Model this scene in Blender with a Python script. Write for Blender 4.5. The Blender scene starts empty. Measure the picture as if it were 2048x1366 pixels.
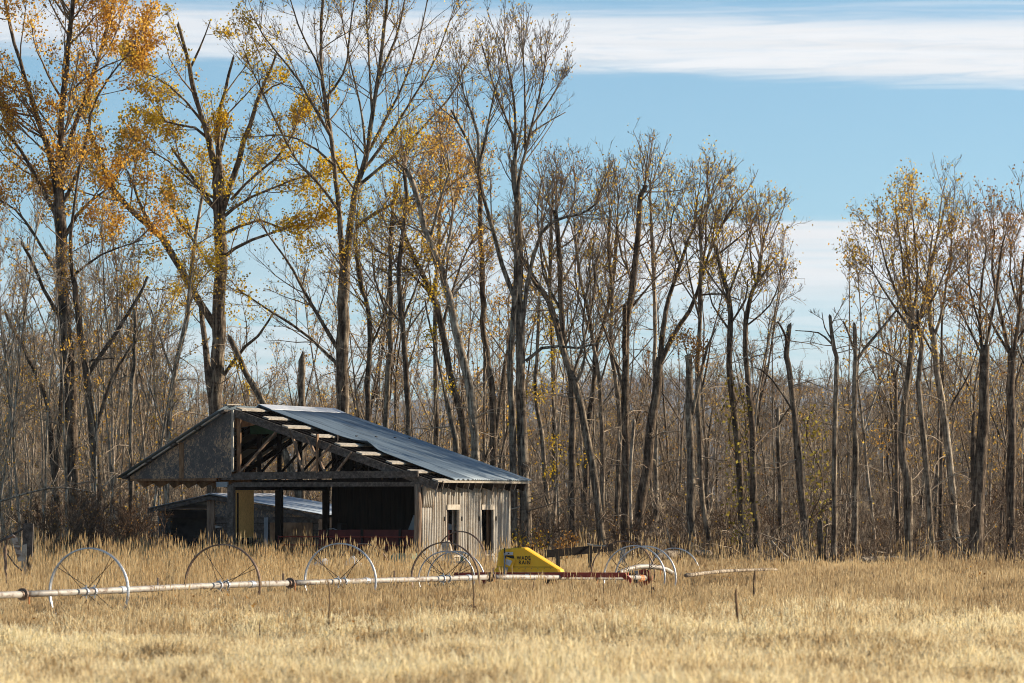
import bpy, math, random
import numpy as np
from mathutils import Vector, Matrix

# ---------------------------------------------------------------- camera, sky, sun, exposure
scene = bpy.context.scene
F, HZ, CX, EYE = 9000.0, 1013.0, 1024.0, 2.35        # focal length and horizon in photo pixels, eye height in m
cam_data = bpy.data.cameras.new("camera")
cam_data.sensor_width = 36.0
cam_data.lens = F / 2048 * 36.0
cam_data.shift_y = (HZ - 683.0) / 2048
cam_data.clip_start = 1.0
cam_data.clip_end = 60000.0
cam_data.dof.use_dof = True
cam_data.dof.focus_distance = 122.0
cam_data.dof.aperture_fstop = 3.4
cam = bpy.data.objects.new("camera", cam_data)
scene.collection.objects.link(cam)
cam.location = (0, 0, EYE)
cam.rotation_euler = (math.radians(90), 0, 0)
scene.camera = cam

SUN_EL = math.radians(21.0)
SUN_AZ = math.radians(73.0)          # clockwise from +Y (straight ahead): to the right and a little behind the scene
world = bpy.data.worlds.new("World")
scene.world = world
world.use_nodes = True
sun_data = bpy.data.lights.new("sun", 'SUN')
sun_data.energy = 5.0
sun_data.angle = math.radians(0.53)
sun_data.color = (1.0, 0.87, 0.70)
sun = bpy.data.objects.new("sun", sun_data)
scene.collection.objects.link(sun)
sdir = Vector((math.sin(SUN_AZ) * math.cos(SUN_EL), math.cos(SUN_AZ) * math.cos(SUN_EL), math.sin(SUN_EL)))
sun.rotation_euler = sdir.to_track_quat('Z', 'Y').to_euler()
scene.view_settings.view_transform = 'Standard'
scene.view_settings.look = 'None'
scene.view_settings.gamma = 1.0
scene.view_settings.use_curve_mapping = False
scene.view_settings.exposure = 0.65
scene.cycles.filter_width = 1.0
scene.cycles.max_bounces = 6
scene.cycles.diffuse_bounces = 3
scene.cycles.glossy_bounces = 2
scene.cycles.transmission_bounces = 3
scene.cycles.caustics_reflective = False
scene.cycles.caustics_refractive = False


class NT:
    """tiny helper for node trees"""
    def __init__(self, tree):
        self.t = tree
        tree.nodes.clear()

    def n(self, kind, **kw):
        nd = self.t.nodes.new(kind)
        for k, v in kw.items():
            if k == 'inp':
                for a, b in v.items():
                    if isinstance(b, bpy.types.NodeSocket):
                        self.t.links.new(b, nd.inputs[a])
                    else:
                        nd.inputs[a].default_value = b
            else:
                setattr(nd, k, v)
        return nd

    def math(self, op, a, b=0.0, clamp=False):
        nd = self.t.nodes.new('ShaderNodeMath')
        nd.operation = op
        nd.use_clamp = clamp
        for i, v in enumerate((a, b)):
            if isinstance(v, bpy.types.NodeSocket):
                self.t.links.new(v, nd.inputs[i])
            else:
                nd.inputs[i].default_value = v
        return nd.outputs[0]

    def ramp(self, fac, stops, interp='LINEAR'):
        nd = self.t.nodes.new('ShaderNodeValToRGB')
        nd.color_ramp.interpolation = interp
        e = nd.color_ramp.elements
        while len(e) < len(stops):
            e.new(0.5)
        for el, (p, c) in zip(e, stops):
            el.position = p
            el.color = (c[0], c[1], c[2], 1) if len(c) == 3 else c
        self.t.links.new(fac, nd.inputs[0])
        return nd.outputs[0]

    def smooth(self, x, lo, hi):
        nd = self.t.nodes.new('ShaderNodeMapRange')
        nd.interpolation_type = 'SMOOTHSTEP'
        self.t.links.new(x, nd.inputs[0])
        nd.inputs[1].default_value = lo
        nd.inputs[2].default_value = hi
        return nd.outputs[0]

    def link(self, a, b):
        self.t.links.new(a, b)


def build_world():
    w = NT(world.node_tree)
    tc = w.n('ShaderNodeTexCoord')
    sep = w.n('ShaderNodeSeparateXYZ', inp={0: tc.outputs['Generated']})
    x, y, z = sep.outputs
    # the sky texture is read a little higher up than the view ray, as air this dry stays blue close to the horizon
    zz = w.math('ADD', w.math('MULTIPLY', w.math('MAXIMUM', z, 0.0), 1.35), 0.045)
    comb = w.n('ShaderNodeCombineXYZ', inp={0: x, 1: y, 2: zz})
    nrm = w.n('ShaderNodeVectorMath', operation='NORMALIZE', inp={0: comb.outputs[0]})
    sky = w.n('ShaderNodeTexSky', sky_type='NISHITA', sun_disc=False, sun_elevation=SUN_EL, sun_rotation=SUN_AZ,
              air_density=1.0, dust_density=0.25, ozone_density=2.2, inp={0: nrm.outputs[0]})
    # cloud sheets: long streaks by direction, thinner towards the zenith
    hor = w.math('SQRT', w.math('ADD', w.math('MULTIPLY', x, x), w.math('MULTIPLY', y, y)))
    el = w.math('DIVIDE', z, w.math('MAXIMUM', hor, 0.05))        # tangent of the elevation
    az = w.math('ARCTAN2', x, y)
    v1 = w.n('ShaderNodeCombineXYZ', inp={0: w.math('MULTIPLY', az, 5.0), 1: w.math('MULTIPLY', el, 70.0), 2: 3.7})
    n1 = w.n('ShaderNodeTexNoise', inp={0: v1.outputs[0], 'Scale': 1.0, 'Detail': 6.0, 'Roughness': 0.62, 'Distortion': 0.5})
    v2 = w.n('ShaderNodeCombineXYZ', inp={0: w.math('MULTIPLY', az, 9.0), 1: w.math('MULTIPLY', el, 240.0), 2: 9.1})
    n2 = w.n('ShaderNodeTexNoise', inp={0: v2.outputs[0], 'Scale': 1.0, 'Detail': 8.0, 'Roughness': 0.6, 'Distortion': 0.8})
    v3 = w.n('ShaderNodeCombineXYZ', inp={0: w.math('MULTIPLY', az, 26.0), 1: w.math('MULTIPLY', el, 420.0), 2: 1.3})
    n3 = w.n('ShaderNodeTexNoise', inp={0: v3.outputs[0], 'Scale': 1.0, 'Detail': 10.0, 'Roughness': 0.68, 'Distortion': 1.6})
    wob = w.math('ADD', w.math('MULTIPLY', w.math('SUBTRACT', n2.outputs[0], 0.5), 0.0085), w.math('MULTIPLY', w.math('SUBTRACT', n3.outputs[0], 0.5), 0.0045))
    e2 = w.math('ADD', el, wob)

    def band(lo, lo_s, hi, hi_s, soft_lo, soft_hi):
        a = w.math('ADD', lo, w.math('MULTIPLY', az, lo_s))
        b = w.math('ADD', hi, w.math('MULTIPLY', az, hi_s))
        m1 = w.smooth(w.math('SUBTRACT', e2, a), -soft_lo, soft_lo)
        m2 = w.smooth(w.math('SUBTRACT', b, e2), -soft_hi, soft_hi)
        return w.math('MULTIPLY', m1, m2)
    b1 = band(0.0976, -0.034, 0.1096, -0.018, 0.0024, 0.0028)
    b1 = w.math('MULTIPLY', b1, w.math('ADD', 0.94, w.math('MULTIPLY', az, 0.9), True))
    b1 = w.math('MULTIPLY', b1, w.math('ADD', 0.72, w.math('MULTIPLY', w.smooth(n3.outputs[0], 0.28, 0.55), 0.28)))
    b2 = band(0.0445, 0.012, 0.0615, 0.018, 0.009, 0.0020)
    b2 = w.math('MULTIPLY', b2, w.math('MULTIPLY', w.smooth(az, -0.10, 0.05), w.smooth(n1.outputs[0], 0.22, 0.5)))
    b3 = band(0.015, 0.0, 0.052, 0.0, 0.01, 0.012)
    b3 = w.math('MULTIPLY', w.math('MULTIPLY', b3, w.smooth(n2.outputs[0], 0.36, 0.62)), 0.55)
    b4 = band(0.108, -0.005, 0.1135, 0.0, 0.002, 0.003)
    b4 = w.math('MULTIPLY', w.math('MULTIPLY', b4, w.smooth(n2.outputs[0], 0.45, 0.7)), 0.5)
    rest = w.math('MULTIPLY', w.smooth(n1.outputs[0], 0.56, 0.74), w.smooth(el, 0.135, 0.20))
    mask = w.math('MAXIMUM', w.math('MAXIMUM', w.math('MAXIMUM', b1, b2), w.math('MAXIMUM', b3, b4)), w.math('MULTIPLY', rest, 0.45))
    shade = w.math('ADD', 0.93, w.math('MULTIPLY', w.math('SUBTRACT', n2.outputs[0], 0.5), 0.35))
    cl = w.n('ShaderNodeCombineXYZ', inp={0: w.math('MULTIPLY', shade, 7.7), 1: w.math('MULTIPLY', shade, 7.75), 2: w.math('MULTIPLY', shade, 7.9)})
    gain = w.n('ShaderNodeMix', data_type='RGBA', blend_type='MULTIPLY', inp={0: 1.0, 6: sky.outputs[0], 7: (0.86, 1.10, 1.15, 1)})
    mix = w.n('ShaderNodeMix', data_type='RGBA', inp={0: w.math('MULTIPLY', mask, 0.95), 6: gain.outputs[2], 7: cl.outputs[0]})
    bg = w.n('ShaderNodeBackground', inp={0: mix.outputs[2], 1: 0.084})
    out = w.n('ShaderNodeOutputWorld')
    w.link(bg.outputs[0], out.inputs[0])


build_world()

# ---------------------------------------------------------------- helpers
COL = scene.collection
rng = np.random.default_rng(11)
random.seed(5)


def at(px, py, d):
    """a photo pixel at depth d (m) as a point"""
    return Vector(((px - CX) * d / F, d, EYE - (py - HZ) * d / F))


def ground_z(x, y):
    x = np.asarray(x, float); y = np.asarray(y, float)
    z = 0.05 * np.sin(x * 0.23 + 1.3) * np.sin(y * 0.11) + 0.03 * np.sin(x * 0.7 + y * 0.31)
    z = z - 0.24 * np.exp(-(((x - 2.6) / 4.0) ** 2 + ((y - 110) / 7.0) ** 2))
    fade = np.clip((190 - y) / 60, 0, 1) * np.clip((y - 30) / 12, 0, 1)
    return z * fade


def tag(o, label=None, cat=None, group=None, kind=None):
    if label: o['label'] = label
    if cat: o['category'] = cat
    if group: o['group'] = group
    if kind: o['kind'] = kind
    return o


def empty(name, loc, rz=0.0, label=None, cat=None, group=None):
    o = bpy.data.objects.new(name, None)
    COL.objects.link(o)
    o.location = loc
    o.rotation_euler = (0, 0, rz)
    o.empty_display_size = 0.3
    return tag(o, label, cat, group)


def mesh_np(name, verts, quads=None, tris=None, mats=(), qmat=None, tmat=None, smooth=False):
    me = bpy.data.meshes.new(name)
    verts = np.asarray(verts, np.float32).reshape(-1, 3)
    nq = 0 if quads is None else len(quads)
    nt = 0 if tris is None else len(tris)
    me.vertices.add(len(verts))
    me.vertices.foreach_set('co', verts.ravel())
    loops = []
    if nq: loops.append(np.asarray(quads, np.int32).ravel())
    if nt: loops.append(np.asarray(tris, np.int32).ravel())
    if loops:
        loops = np.concatenate(loops)
        me.loops.add(len(loops))
        me.loops.foreach_set('vertex_index', loops)
        me.polygons.add(nq + nt)
        start = np.concatenate([np.arange(nq) * 4, nq * 4 + np.arange(nt) * 3]).astype(np.int32)
        tot = np.concatenate([np.full(nq, 4), np.full(nt, 3)]).astype(np.int32)
        me.polygons.foreach_set('loop_start', start)
        me.polygons.foreach_set('loop_total', tot)
        mi = np.zeros(nq + nt, np.int32)
        if qmat is not None and nq: mi[:nq] = qmat
        if tmat is not None and nt: mi[nq:] = tmat
        me.polygons.foreach_set('material_index', mi)
        if smooth:
            me.polygons.foreach_set('use_smooth', np.ones(nq + nt, bool))
    for m in mats:
        me.materials.append(m)
    me.update(calc_edges=True)
    return me


def link_mesh(name, me, parent=None):
    o = bpy.data.objects.new(name, me)
    COL.objects.link(o)
    if parent is not None:
        o.parent = parent
    return o


class MB:
    """collects simple solids into one mesh"""
    def __init__(self):
        self.v, self.f = [], []

    def add(self, vs, fs):
        b = len(self.v)
        self.v += [tuple(p) for p in vs]
        self.f += [tuple(b + i for i in f) for f in fs]
        return self

    def hexa(self, p):          # 8 points: bottom ring 0-3, top ring 4-7
        return self.add(p, [(3, 2, 1, 0), (4, 5, 6, 7), (0, 1, 5, 4), (1, 2, 6, 5), (2, 3, 7, 6), (3, 0, 4, 7)])

    def box(self, x0, x1, y0, y1, z0, z1):
        return self.hexa([(x0, y0, z0), (x1, y0, z0), (x1, y1, z0), (x0, y1, z0), (x0, y0, z1), (x1, y0, z1), (x1, y1, z1), (x0, y1, z1)])

    def beam(self, a, b, w, h, up=(0, 0, 1)):
        a, b, up = Vector(a), Vector(b), Vector(up)
        t = (b - a).normalized()
        s = t.cross(up)
        if s.length < 1e-4: s = t.cross(Vector((0, 1, 0)))
        s.normalize()
        n = s.cross(t).normalized()
        s, n = s * (w / 2), n * (h / 2)
        return self.hexa([a - s - n, a + s - n, b + s - n, b - s - n, a - s + n, a + s + n, b + s + n, b - s + n])

    def prism(self, poly, off):   # polygon extruded by the vector off
        n = len(poly)
        off = Vector(off)
        vs = [Vector(p) for p in poly] + [Vector(p) + off for p in poly]
        fs = [tuple(range(n - 1, -1, -1)), tuple(range(n, 2 * n))]
        fs += [(i, (i + 1) % n, n + (i + 1) % n, n + i) for i in range(n)]
        return self.add(vs, fs)

    def tube(self, pts, r, sides=8, caps=True):
        pts = [Vector(p) for p in pts]
        rr = r if isinstance(r, (list, tuple)) else [r] * len(pts)
        b = len(self.v)
        for i, p in enumerate(pts):
            t = (pts[min(i + 1, len(pts) - 1)] - pts[max(i - 1, 0)]).normalized()
            ref = Vector((0, 0, 1)) if abs(t.z) < 0.9 else Vector((1, 0, 0))
            s = t.cross(ref).normalized()
            n = s.cross(t)
            for k in range(sides):
                a = 2 * math.pi * k / sides
                self.v.append(tuple(p + (s * math.cos(a) + n * math.sin(a)) * rr[i]))
        for i in range(len(pts) - 1):
            for k in range(sides):
                k2 = (k + 1) % sides
                self.f.append((b + i * sides + k, b + i * sides + k2, b + (i + 1) * sides + k2, b + (i + 1) * sides + k))
        if caps:
            self.f.append(tuple(b + k for k in range(sides - 1, -1, -1)))
            e = b + (len(pts) - 1) * sides
            self.f.append(tuple(e + k for k in range(sides)))
        return self

    def build(self, name, mat, parent=None, smooth=False):
        me = bpy.data.meshes.new(name)
        me.from_pydata(self.v, [], self.f)
        me.materials.append(mat)
        if smooth:
            me.polygons.foreach_set('use_smooth', np.ones(len(me.polygons), bool))
        me.update()
        return link_mesh(name, me, parent)


# ---------------------------------------------------------------- materials
def principled(t, base, rough, metallic=0.0, bump=None, bump_d=0.01, spec=0.3):
    p = t.n('ShaderNodeBsdfPrincipled')
    if isinstance(base, bpy.types.NodeSocket): t.link(base, p.inputs['Base Color'])
    else: p.inputs['Base Color'].default_value = (*base, 1)
    if isinstance(rough, bpy.types.NodeSocket): t.link(rough, p.inputs['Roughness'])
    else: p.inputs['Roughness'].default_value = rough
    p.inputs['Metallic'].default_value = metallic
    p.inputs['Specular IOR Level'].default_value = spec
    if bump is not None:
        b = t.n('ShaderNodeBump', inp={'Strength': 0.7, 'Distance': bump_d, 'Height': bump})
        t.link(b.outputs[0], p.inputs['Normal'])
    o = t.n('ShaderNodeOutputMaterial')
    t.link(p.outputs[0], o.inputs[0])
    return p


def noise_mat(name, stops, scale=(4, 4, 4), rough=0.85, metallic=0.0, detail=6.0, bump=0.0, spec=0.2, distort=0.0, coord='Object', nrough=0.6):
    """base colour from a stretched noise through a ramp"""
    m = bpy.data.materials.new(name)
    m.use_nodes = True
    t = NT(m.node_tree)
    tc = t.n('ShaderNodeTexCoord')
    mp = t.n('ShaderNodeMapping', inp={0: tc.outputs[coord], 3: scale})
    oi = t.n('ShaderNodeObjectInfo')
    add = t.n('ShaderNodeVectorMath', operation='ADD', inp={0: mp.outputs[0]})
    sc = t.n('ShaderNodeVectorMath', operation='SCALE', inp={0: (37.0, 17.0, 5.0), 'Scale': oi.outputs['Random']})
    t.link(sc.outputs[0], add.inputs[1])
    nz = t.n('ShaderNodeTexNoise', inp={0: add.outputs[0], 'Scale': 1.0, 'Detail': detail, 'Roughness': nrough, 'Distortion': distort})
    c = t.ramp(nz.outputs[0], stops)
    principled(t, c, rough, metallic, nz.outputs[0] if bump else None, bump, spec)
    return m


def thin_mat(name, stops, trans=0.5, scale=1.6, rnd=0.5):
    """leaves and grass: half of the light goes through; hue varies by clump and by piece"""
    m = bpy.data.materials.new(name)
    m.use_nodes = True
    t = NT(m.node_tree)
    geo = t.n('ShaderNodeNewGeometry')
    nz = t.n('ShaderNodeTexNoise', inp={0: geo.outputs['Position'], 'Scale': scale, 'Detail': 3.0, 'Roughness': 0.6})
    isl = geo.outputs['Random Per Island']
    f = t.math('ADD', t.math('MULTIPLY', nz.outputs[0], 1 - rnd), t.math('MULTIPLY', isl, rnd))
    c = t.ramp(f, stops)
    d = t.n('ShaderNodeBsdfDiffuse', inp={0: c})
    tr = t.n('ShaderNodeBsdfTranslucent', inp={0: c})
    mx = t.n('ShaderNodeMixShader', inp={0: trans, 1: d.outputs[0], 2: tr.outputs[0]})
    o = t.n('ShaderNodeOutputMaterial')
    t.link(mx.outputs[0], o.inputs[0])
    return m


def grass_mat(name, stops, patch):
    """dry grass: large patches across the field, small change from blade to blade"""
    m = bpy.data.materials.new(name)
    m.use_nodes = True
    t = NT(m.node_tree)
    geo = t.n('ShaderNodeNewGeometry')
    mp = t.n('ShaderNodeMapping', inp={0: geo.outputs['Position'], 3: (patch, patch * 0.45, 0.0)})
    nz = t.n('ShaderNodeTexNoise', inp={0: mp.outputs[0], 'Scale': 1.0, 'Detail': 4.0, 'Roughness': 0.65})
    oi = t.n('ShaderNodeObjectInfo')
    isl = geo.outputs['Random Per Island']
    f = t.math('ADD', t.math('MULTIPLY', nz.outputs[0], 0.70), t.math('ADD', t.math('MULTIPLY', isl, 0.20), t.math('MULTIPLY', oi.outputs['Random'], 0.10)))
    c = t.ramp(f, stops)
    d = t.n('ShaderNodeBsdfDiffuse', inp={0: c})
    tr = t.n('ShaderNodeBsdfTranslucent', inp={0: c})
    mx = t.n('ShaderNodeMixShader', inp={0: 0.45, 1: d.outputs[0], 2: tr.outputs[0]})
    o = t.n('ShaderNodeOutputMaterial')
    t.link(mx.outputs[0], o.inputs[0])
    return m


def bark_mat(name, dark, mid, light, patch=0.5):
    m = bpy.data.materials.new(name)
    m.use_nodes = True
    t = NT(m.node_tree)
    geo = t.n('ShaderNodeNewGeometry')
    mp = t.n('ShaderNodeMapping', inp={0: geo.outputs['Position'], 3: (9, 9, 1.6)})
    nz = t.n('ShaderNodeTexNoise', inp={0: mp.outputs[0], 'Scale': 1.0, 'Detail': 6.0, 'Roughness': 0.7, 'Distortion': 0.8})
    mp2 = t.n('ShaderNodeMapping', inp={0: geo.outputs['Position'], 3: (3.0, 3.0, 9.0)})
    nz2 = t.n('ShaderNodeTexNoise', inp={0: mp2.outputs[0], 'Scale': 1.0, 'Detail': 3.0, 'Roughness': 0.6})
    f = t.math('ADD', t.math('MULTIPLY', nz.outputs[0], 0.80), t.math('MULTIPLY', nz2.outputs[0], 0.20))
    c = t.ramp(f, [(0.40, dark), (0.50, mid), (0.61, light)])
    principled(t, c, 0.9, 0, nz.outputs[0], 0.06, 0.1)
    return m


M = {}
M['bark'] = bark_mat('furrowed_grey_bark', (0.040, 0.028, 0.019), (0.165, 0.125, 0.087), (0.42, 0.34, 0.24))
M['bark_brown'] = bark_mat('brown_bark', (0.030, 0.020, 0.013), (0.115, 0.083, 0.057), (0.29, 0.22, 0.15))
M['bark_pale'] = bark_mat('pale_bark', (0.08, 0.060, 0.042), (0.31, 0.245, 0.175), (0.62, 0.52, 0.385))
M['twig'] = noise_mat('grey_twigs', [(0.35, (0.125, 0.085, 0.054)), (0.6, (0.33, 0.24, 0.155))], (2, 2, 2), 0.85)
M['twig_pale'] = noise_mat('pale_twigs', [(0.35, (0.22, 0.16, 0.105)), (0.65, (0.54, 0.425, 0.295))], (2, 2, 2), 0.85)
M['twig_brown'] = noise_mat('brown_twigs', [(0.35, (0.07, 0.042, 0.025)), (0.65, (0.24, 0.15, 0.088))], (2, 2, 2), 0.85)
M['leaf_gold'] = thin_mat('golden_leaves', [(0.25, (0.38, 0.21, 0.05)), (0.42, (0.70, 0.41, 0.06)), (0.58, (0.90, 0.58, 0.08)), (0.8, (0.92, 0.68, 0.16))], 0.6)
M['leaf_orange'] = thin_mat('orange_leaves', [(0.25, (0.40, 0.20, 0.05)), (0.42, (0.74, 0.39, 0.06)), (0.6, (0.92, 0.54, 0.08)), (0.8, (0.93, 0.63, 0.15))], 0.6)
M['leaf_yellow'] = thin_mat('yellow_leaves', [(0.25, (0.40, 0.27, 0.03)), (0.42, (0.74, 0.46, 0.03)), (0.58, (0.90, 0.60, 0.04)), (0.8, (0.66, 0.52, 0.06))], 0.6)
M['leaf_rust'] = thin_mat('rusty_leaves', [(0.25, (0.20, 0.09, 0.03)), (0.5, (0.46, 0.22, 0.05)), (0.75, (0.66, 0.36, 0.09))])
M['vine'] = thin_mat('olive_vine_leaves', [(0.25, (0.16, 0.11, 0.03)), (0.5, (0.34, 0.26, 0.05)), (0.75, (0.5, 0.4, 0.08))])
M['grass_pale'] = grass_mat('pale_dry_grass', [(0.34, (0.38, 0.27, 0.145)), (0.43, (0.64, 0.48, 0.26)), (0.51, (0.88, 0.73, 0.44)), (0.60, (0.96, 0.85, 0.57))], 0.42)
M['grass_brown'] = grass_mat('brown_dry_grass', [(0.35, (0.33, 0.225, 0.12)), (0.47, (0.60, 0.445, 0.245)), (0.61, (0.84, 0.68, 0.41))], 0.25)
M['grass_tall'] = grass_mat('tall_straw_grass', [(0.30, (0.38, 0.26, 0.13)), (0.47, (0.68, 0.50, 0.26)), (0.66, (0.90, 0.73, 0.43))], 0.5)
M['soil'] = noise_mat('dry_soil', [(0.35, (0.12, 0.085, 0.05)), (0.65, (0.26, 0.185, 0.105))], (1.5, 1.5, 1.5), 1.0)
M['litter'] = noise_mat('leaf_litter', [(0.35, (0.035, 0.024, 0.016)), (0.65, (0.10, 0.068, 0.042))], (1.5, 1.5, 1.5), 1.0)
M['old_wood'] = noise_mat('weathered_wood', [(0.32, (0.035, 0.028, 0.023)), (0.5, (0.095, 0.078, 0.064)), (0.68, (0.19, 0.16, 0.135))], (9, 9, 9), 0.9, bump=0.01, nrough=0.75)
M['grey_wood'] = noise_mat('silver_grey_wood', [(0.3, (0.22, 0.18, 0.135)), (0.5, (0.42, 0.365, 0.29)), (0.7, (0.60, 0.54, 0.45))], (7, 7, 7), 0.9, bump=0.006, nrough=0.75)
M['brown_wood'] = noise_mat('brown_wood', [(0.3, (0.10, 0.052, 0.026)), (0.5, (0.22, 0.125, 0.065)), (0.7, (0.33, 0.20, 0.11))], (9, 9, 3), 0.85, bump=0.006)
M['log_wood'] = noise_mat('round_log_wood', [(0.3, (0.085, 0.05, 0.032)), (0.5, (0.24, 0.16, 0.105)), (0.7, (0.36, 0.26, 0.18))], (22, 22, 2.0), 0.9, bump=0.02)
M['dark_and_shaded_board'] = noise_mat('dark_and_shaded_boards', [(0.3, (0.006, 0.004, 0.003)), (0.6, (0.020, 0.013, 0.009))], (14, 14, 1.5), 0.9)  # near-black wood; on timbers inside the barn it paints the shade
M['tan_board'] = noise_mat('tan_strand_board', [(0.3, (0.52, 0.29, 0.085)), (0.6, (0.70, 0.42, 0.14))], (18, 18, 18), 0.8, detail=2)
M['bare_wood'] = noise_mat('bleached_wood', [(0.3, (0.30, 0.25, 0.185)), (0.6, (0.52, 0.455, 0.36))], (6, 6, 6), 0.85)
M['roof'] = noise_mat('blue_grey_roof_metal', [(0.30, (0.105, 0.125, 0.14)), (0.44, (0.155, 0.205, 0.245)), (0.7, (0.205, 0.26, 0.30))], (0.5, 4, 1.5), 0.58, metallic=0.15, spec=0.5)
M['cap'] = noise_mat('galvanised_cap_metal', [(0.3, (0.60, 0.62, 0.64)), (0.7, (0.78, 0.79, 0.80))], (5, 5, 5), 0.45, metallic=0.35, spec=0.5)
M['pale_metal'] = noise_mat('pale_roof_metal', [(0.3, (0.40, 0.47, 0.54)), (0.7, (0.54, 0.61, 0.67))], (3, 3, 3), 0.45, metallic=0.4, spec=0.5)
M['galv'] = noise_mat('galvanised_pipe', [(0.36, (0.16, 0.11, 0.075)), (0.44, (0.34, 0.30, 0.25)), (0.7, (0.46, 0.435, 0.39))], (4, 4, 10), 0.62, metallic=0.2, spec=0.5)
M['rim'] = noise_mat('galvanised_rim', [(0.3, (0.30, 0.31, 0.32)), (0.55, (0.52, 0.54, 0.56)), (0.75, (0.66, 0.67, 0.68))], (4, 4, 4), 0.5, metallic=0.6, spec=0.5)
M['rim_rust'] = noise_mat('rusty_rim', [(0.3, (0.09, 0.055, 0.04)), (0.55, (0.22, 0.15, 0.11)), (0.75, (0.36, 0.30, 0.25))], (5, 5, 5), 0.6, metallic=0.5, spec=0.4)
M['dark_iron'] = noise_mat('dark_iron', [(0.3, (0.025, 0.02, 0.018)), (0.7, (0.08, 0.062, 0.05))], (8, 8, 8), 0.7, metallic=0.3)
M['red'] = noise_mat('faded_red_paint', [(0.3, (0.24, 0.03, 0.016)), (0.7, (0.46, 0.065, 0.035))], (4, 4, 4), 0.55, spec=0.4)
M['maroon'] = noise_mat('dark_red_paint', [(0.3, (0.10, 0.018, 0.016)), (0.7, (0.18, 0.03, 0.026))], (4, 4, 4), 0.6, spec=0.3)
M['yellow'] = noise_mat('yellow_fibreglass', [(0.28, (0.72, 0.34, 0.010)), (0.40, (0.95, 0.48, 0.004)), (0.7, (0.98, 0.54, 0.004))], (4, 4, 2.5), 0.45, spec=0.5)
M['black'] = noise_mat('black_paint', [(0.3, (0.012, 0.011, 0.010)), (0.7, (0.03, 0.028, 0.026))], (6, 6, 6), 0.6)
M['orange'] = noise_mat('orange_plastic', [(0.3, (0.62, 0.20, 0.05)), (0.7, (0.80, 0.36, 0.14))], (8, 8, 8), 0.5)
M['white'] = noise_mat('dirty_white', [(0.3, (0.46, 0.44, 0.42)), (0.7, (0.70, 0.69, 0.68))], (8, 8, 8), 0.7)
M['green'] = noise_mat('faded_green_paint', [(0.3, (0.10, 0.16, 0.10)), (0.7, (0.20, 0.29, 0.20))], (6, 6, 6), 0.6)
M['dgreen'] = noise_mat('dark_green_paint', [(0.3, (0.015, 0.05, 0.025)), (0.7, (0.03, 0.09, 0.045))], (6, 6, 6), 0.6)
M['grey_paint'] = noise_mat('grey_sheet_metal', [(0.3, (0.20, 0.22, 0.23)), (0.7, (0.32, 0.345, 0.36))], (3, 3, 3), 0.5, metallic=0.2)


def wall_metal():
    """old corrugated sheets: pale, with rust running down in streaks"""
    m = bpy.data.materials.new('weathered_corrugated_metal')
    m.use_nodes = True
    t = NT(m.node_tree)
    tc = t.n('ShaderNodeTexCoord')
    mp = t.n('ShaderNodeMapping', inp={0: tc.outputs['Object'], 3: (7.0, 7.0, 0.45)})
    nz = t.n('ShaderNodeTexNoise', inp={0: mp.outputs[0], 'Scale': 1.0, 'Detail': 5.0, 'Roughness': 0.7})
    nf = t.n('ShaderNodeTexNoise', inp={0: tc.outputs['Object'], 'Scale': 16.0, 'Detail': 4.0, 'Roughness': 0.7})
    f = t.math('ADD', t.math('MULTIPLY', nz.outputs[0], 0.72), t.math('MULTIPLY', nf.outputs[0], 0.28))
    c = t.ramp(f, [(0.34, (0.22, 0.13, 0.075)), (0.42, (0.34, 0.275, 0.20)), (0.52, (0.46, 0.42, 0.35)), (0.68, (0.55, 0.515, 0.45))])
    principled(t, c, 0.7, 0.1, nf.outputs[0], 0.004, 0.3)
    return m


M['wall_metal'] = wall_metal()


def flecked_board():
    """black tar-faced board whose face has flaked off in small brown scraps"""
    m = bpy.data.materials.new('flaking_dark_board')
    m.use_nodes = True
    t = NT(m.node_tree)
    tc = t.n('ShaderNodeTexCoord')
    mp = t.n('ShaderNodeMapping', inp={0: tc.outputs['Object'], 3: (12.0, 12.0, 8.0)})
    nz = t.n('ShaderNodeTexNoise', inp={0: mp.outputs[0], 'Scale': 1.0, 'Detail': 4.0, 'Roughness': 0.75, 'Distortion': 1.2})
    big = t.n('ShaderNodeTexNoise', inp={0: tc.outputs['Object'], 'Scale': 0.9, 'Detail': 2.0})
    f = t.math('ADD', nz.outputs[0], t.math('MULTIPLY', t.math('SUBTRACT', big.outputs[0], 0.5), 0.55))
    c = t.ramp(f, [(0.42, (0.10, 0.092, 0.085)), (0.52, (0.15, 0.135, 0.12)), (0.58, (0.36, 0.24, 0.145)), (0.70, (0.50, 0.37, 0.25))])
    principled(t, c, 0.9, 0, None, 0, 0.15)
    return m


M['flecked'] = flecked_board()

# ---------------------------------------------------------------- ground and hills
def build_ground():
    ys = np.concatenate([[-400, -60, 0, 20], np.arange(30, 180, 1.0), np.geomspace(182, 30000, 40)])
    xs = np.concatenate([-np.geomspace(30000, 32, 26), np.arange(-30, 30.1, 1.0), np.geomspace(32, 30000, 26)])
    X, Y = np.meshgrid(xs, ys)
    Z = ground_z(X, Y)
    v = np.stack([X, Y, Z], -1).reshape(-1, 3)
    nx, ny = len(xs), len(ys)
    i = np.arange(ny - 1)[:, None] * nx + np.arange(nx - 1)[None]
    i = i.ravel()
    q = np.stack([i, i + 1, i + nx + 1, i + nx], -1)
    cy = (Y[:-1, :-1] + Y[1:, 1:]).ravel() / 2
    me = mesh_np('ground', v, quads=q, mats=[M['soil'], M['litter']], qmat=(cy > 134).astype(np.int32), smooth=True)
    tag(link_mesh('ground', me), kind='structure')


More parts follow.
